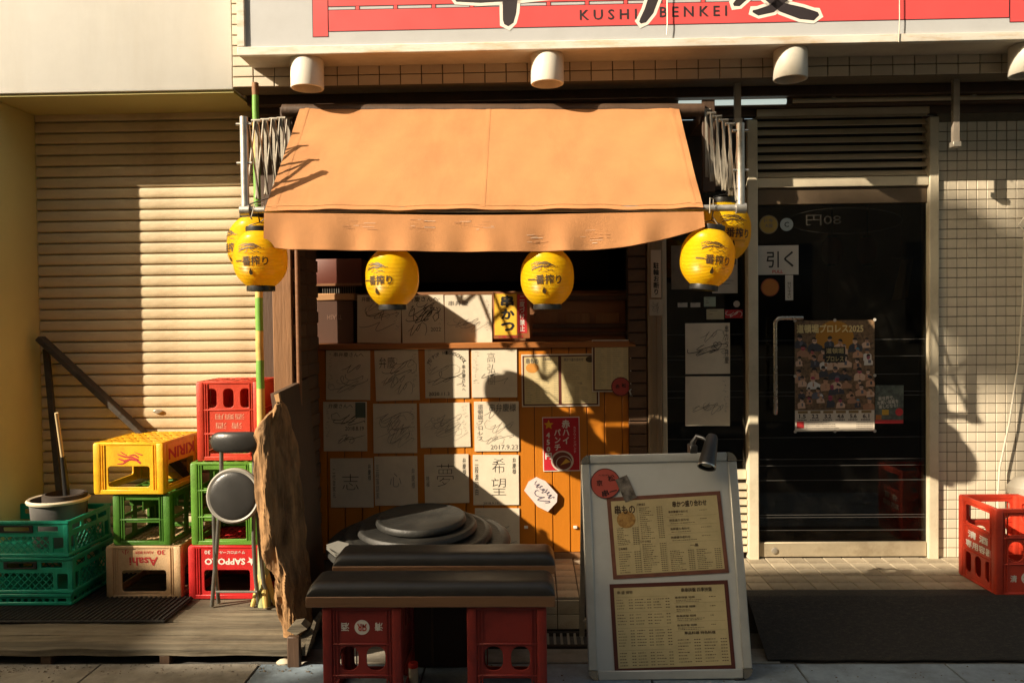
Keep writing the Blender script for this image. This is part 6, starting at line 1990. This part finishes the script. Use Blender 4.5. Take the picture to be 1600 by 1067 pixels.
# round sticker and small packet picture on the board
q = on_board(946, 755)
sh = Sheet(q + bs_.N * 0.0008, bs_.U, bs_.V, 0.122, 0.122)
t = thing('round_sticker', 'large faded red round sticker at the top left of the A-board', 'sticker', sh.pt(0.5, 0))
g = MB(); g.prism(list(reversed([sh.pt(0.5 + 0.5 * math.cos(2 * math.pi * k / 36), 0.5 + 0.5 * math.sin(2 * math.pi * k / 36)) for k in range(36)])), sh.N * 0.0012); g.fixn(); part('disc', g, mat('faded_red', (0.48, 0.085, 0.06), 0.5, 0.12, 9), t)
g = MB(); sh.ring(g, 0.5, 0.5, 0.061, 0.003, 0.002, 40); sh.text(g, '京', 0.20, 0.42, 0.40, 0.62, 0.002, 0.02); sh.text(g, '松', 0.58, 0.56, 0.82, 0.78, 0.002, 0.02, rot=0.2); sh.text(g, '串一', 0.36, 0.10, 0.88, 0.32, 0.002, 0.03, rot=0.25); sh.text(g, '大阪新', 0.26, 0.74, 0.62, 0.80, 0.002, 0.0)
part('lettering', g, flat('sticker_ink', (0.06, 0.015, 0.012)), t)
q = on_board(978, 763)
U = (bs_.U * math.cos(rad(-68)) + bs_.V * math.sin(rad(-68)))
sh = Sheet(q + bs_.N * 0.0032, U, bs_.N.cross(U), 0.098, 0.052)
t = thing('packet_sticker', 'small tilted dark picture sticker beside the red round sticker', 'sticker', sh.pt(0.5, 0))
part('sheet', sh.slab(0.001), mat('packet_print', (0.09, 0.07, 0.055), 0.35, 0.6, 40, col2=(0.30, 0.26, 0.22)), t)
# clip lamp
cl = on_board(1105, 704)
t = thing('clip_lamp', 'black clip-on lamp with conical shade on the top of the A-board', 'lamp', cl)
a_, b_ = on_board(1110, 684) + bs_.N * 0.035, on_board(1098, 731) + bs_.N * 0.075
ax = (b_ - a_)
Lh = ax.length
zz = ax.normalized()
xx = zz.cross(Vector((0, 1, 0))).normalized()
Ml = Matrix((xx, zz.cross(xx), zz)).transposed().to_4x4(); Ml.translation = a_
g = MB(); g.lathe([(0.004, -0.012), (0.018, -0.008), (0.024, 0.004), (0.037, Lh), (0.034, Lh), (0.02, 0.01)], 26, Ml, cap=False); part('shade', g, mat('black_enamel', (0.016, 0.015, 0.015), 0.42, 0.15, 20), t)
g = MB(); g.lathe([(0.033, Lh - 0.004), (0.0378, Lh - 0.004), (0.0378, Lh + 0.002), (0.033, Lh + 0.002)], 26, Ml, cap=False); part('shade_rim', g, chrome, t)
g = MB(); g.lathe([(0.003, Lh - 0.03), (0.018, Lh - 0.02), (0.02, Lh - 0.008), (0.003, Lh - 0.002)], 14, Ml, cap=False); part('bulb', g, MATS['bulb_glass'], t)
c0_ = on_board(1083, 700) + bs_.N * 0.004
g = MB(); g.tube([c0_ + Vector((0, 0.01, -0.03)), c0_ + Vector((0.0, 0.012, 0.02)), c0_ + Vector((0.015, 0.0, 0.05)), c0_ + Vector((0.035, -0.02, 0.045)), a_ + zz * 0.03], [0.012, 0.012, 0.008, 0.007, 0.007], 9); part('arm', g, black_plastic, t)
g = MB(); g.box(c0_.x - 0.014, c0_.x + 0.016, c0_.y - 0.006, c0_.y + 0.055, c0_.z - 0.03, c0_.z + 0.012, 0.003); part('clip', g, black_plastic, t)

# ---------------------------------------------------------------- small things at the right and under the bench
t = thing('wall_cable', 'white cable hanging in a loop down the tiled wall at the right edge', 'cable', P(1565, 760, -0.03))
g = MB(); g.tube([P(1640, 300, -0.02), P(1604, 335, -0.03), P(1592, 352, -0.03), P(1600, 360, -0.035), P(1598, 470, -0.05), P(1592, 560, -0.05), P(1577, 660, -0.05), P(1562, 730, -0.05), P(1559, 775, -0.05), P(1562, 840, -0.06), P(1575, 884, -0.08)], 0.0045, 8); part('cable', g, mat('white_cable', (0.66, 0.6, 0.48), 0.5), t)
t = thing('grey_canister', 'pale grey rounded canister behind the open red crate', 'canister', (P(1606, 800, -0.16).x, -0.16, 0.0))
g = MB(); k = P(1606, 744, -0.16); g.lathe([(0.05, 0.003), (0.055, 0.01), (0.055, k.z - 0.1), (0.088, k.z - 0.085), (0.09, k.z - 0.05), (0.06, k.z - 0.01), (0.03, k.z)], 24, Matrix.Translation((k.x, -0.16, 0))); part('body', g, mat('canister_grey', (0.40, 0.36, 0.29), 0.5), t)
c = G(646, 1090, ROAD)
c = P(646, 1060, -1.15)
t = thing('small_bottle', 'small pale bottle with red cap on the ground between the bench crates', 'bottle', (c.x, -1.15, ROAD))
zc_ = P(646, 1034, -1.15).z
g = MB(); g.lathe([(0.016, ROAD), (0.018, ROAD + 0.004), (0.018, zc_ - 0.022), (0.016, zc_ - 0.019)], 18, Matrix.Translation((c.x, -1.15, 0))); part('body', g, mat('bottle_pale', (0.50, 0.46, 0.36), 0.4), t)
g = MB(); g.lathe([(0.0185, zc_ - 0.0185), (0.0185, zc_ - 0.003), (0.015, zc_)], 18, Matrix.Translation((c.x, -1.15, 0))); part('cap', g, flat('cap_red', (0.6, 0.03, 0.02)), t)
t = thing('dark_fill_box', 'dark wooden box under the rear bench between the red crates', 'box', (P(690, 1000, -0.99).x, -0.9, ROAD))  # box added to darken the void under the bench
a_, b_ = P(618, 1000, -0.99), P(734, 1000, -0.99)
g = MB(); g.box(a_.x, b_.x, -0.99, -0.62, ROAD + 0.001, 0.20, 0.004); part('carcass', g, mat('fill_dark', (0.035, 0.016, 0.010), 0.6, 0.3, 6), t)
g = MB(); g.box((a_.x + b_.x) / 2 - 0.004, (a_.x + b_.x) / 2 + 0.004, -0.994, -0.988, ROAD + 0.01, 0.195); part('box_edge', g, dark_wood, t)
rg = random.Random(99)
g = MB()
for k in range(700):
    x, y = rg.uniform(-2.9, 2.9), rg.uniform(-1.45, -0.96)
    if rg.random() < 0.35: x, y = rg.uniform(-2.6, -0.9), rg.uniform(-1.05, -0.96)
    r = rg.choice([0.002, 0.0025, 0.003, 0.005]) * rg.uniform(0.7, 1.4)
    z = ROAD + 0.0005
    g.add([(x - r, y - r * 0.6, z), (x + r, y - r * 0.7, z), (x + r * 0.7, y + r, z), (x - r * 0.8, y + r * 0.7, z), (x, y, z + r * 0.9)], [(0, 1, 4), (1, 2, 4), (2, 3, 4), (3, 0, 4)])
gr_ = part('street_grit', g, mat('grit', (0.16, 0.135, 0.10), 0.9, 0.5, 30))
tag(gr_, 'fine grit and crumbs scattered on the pavement in front', 'grit', kind='stuff')
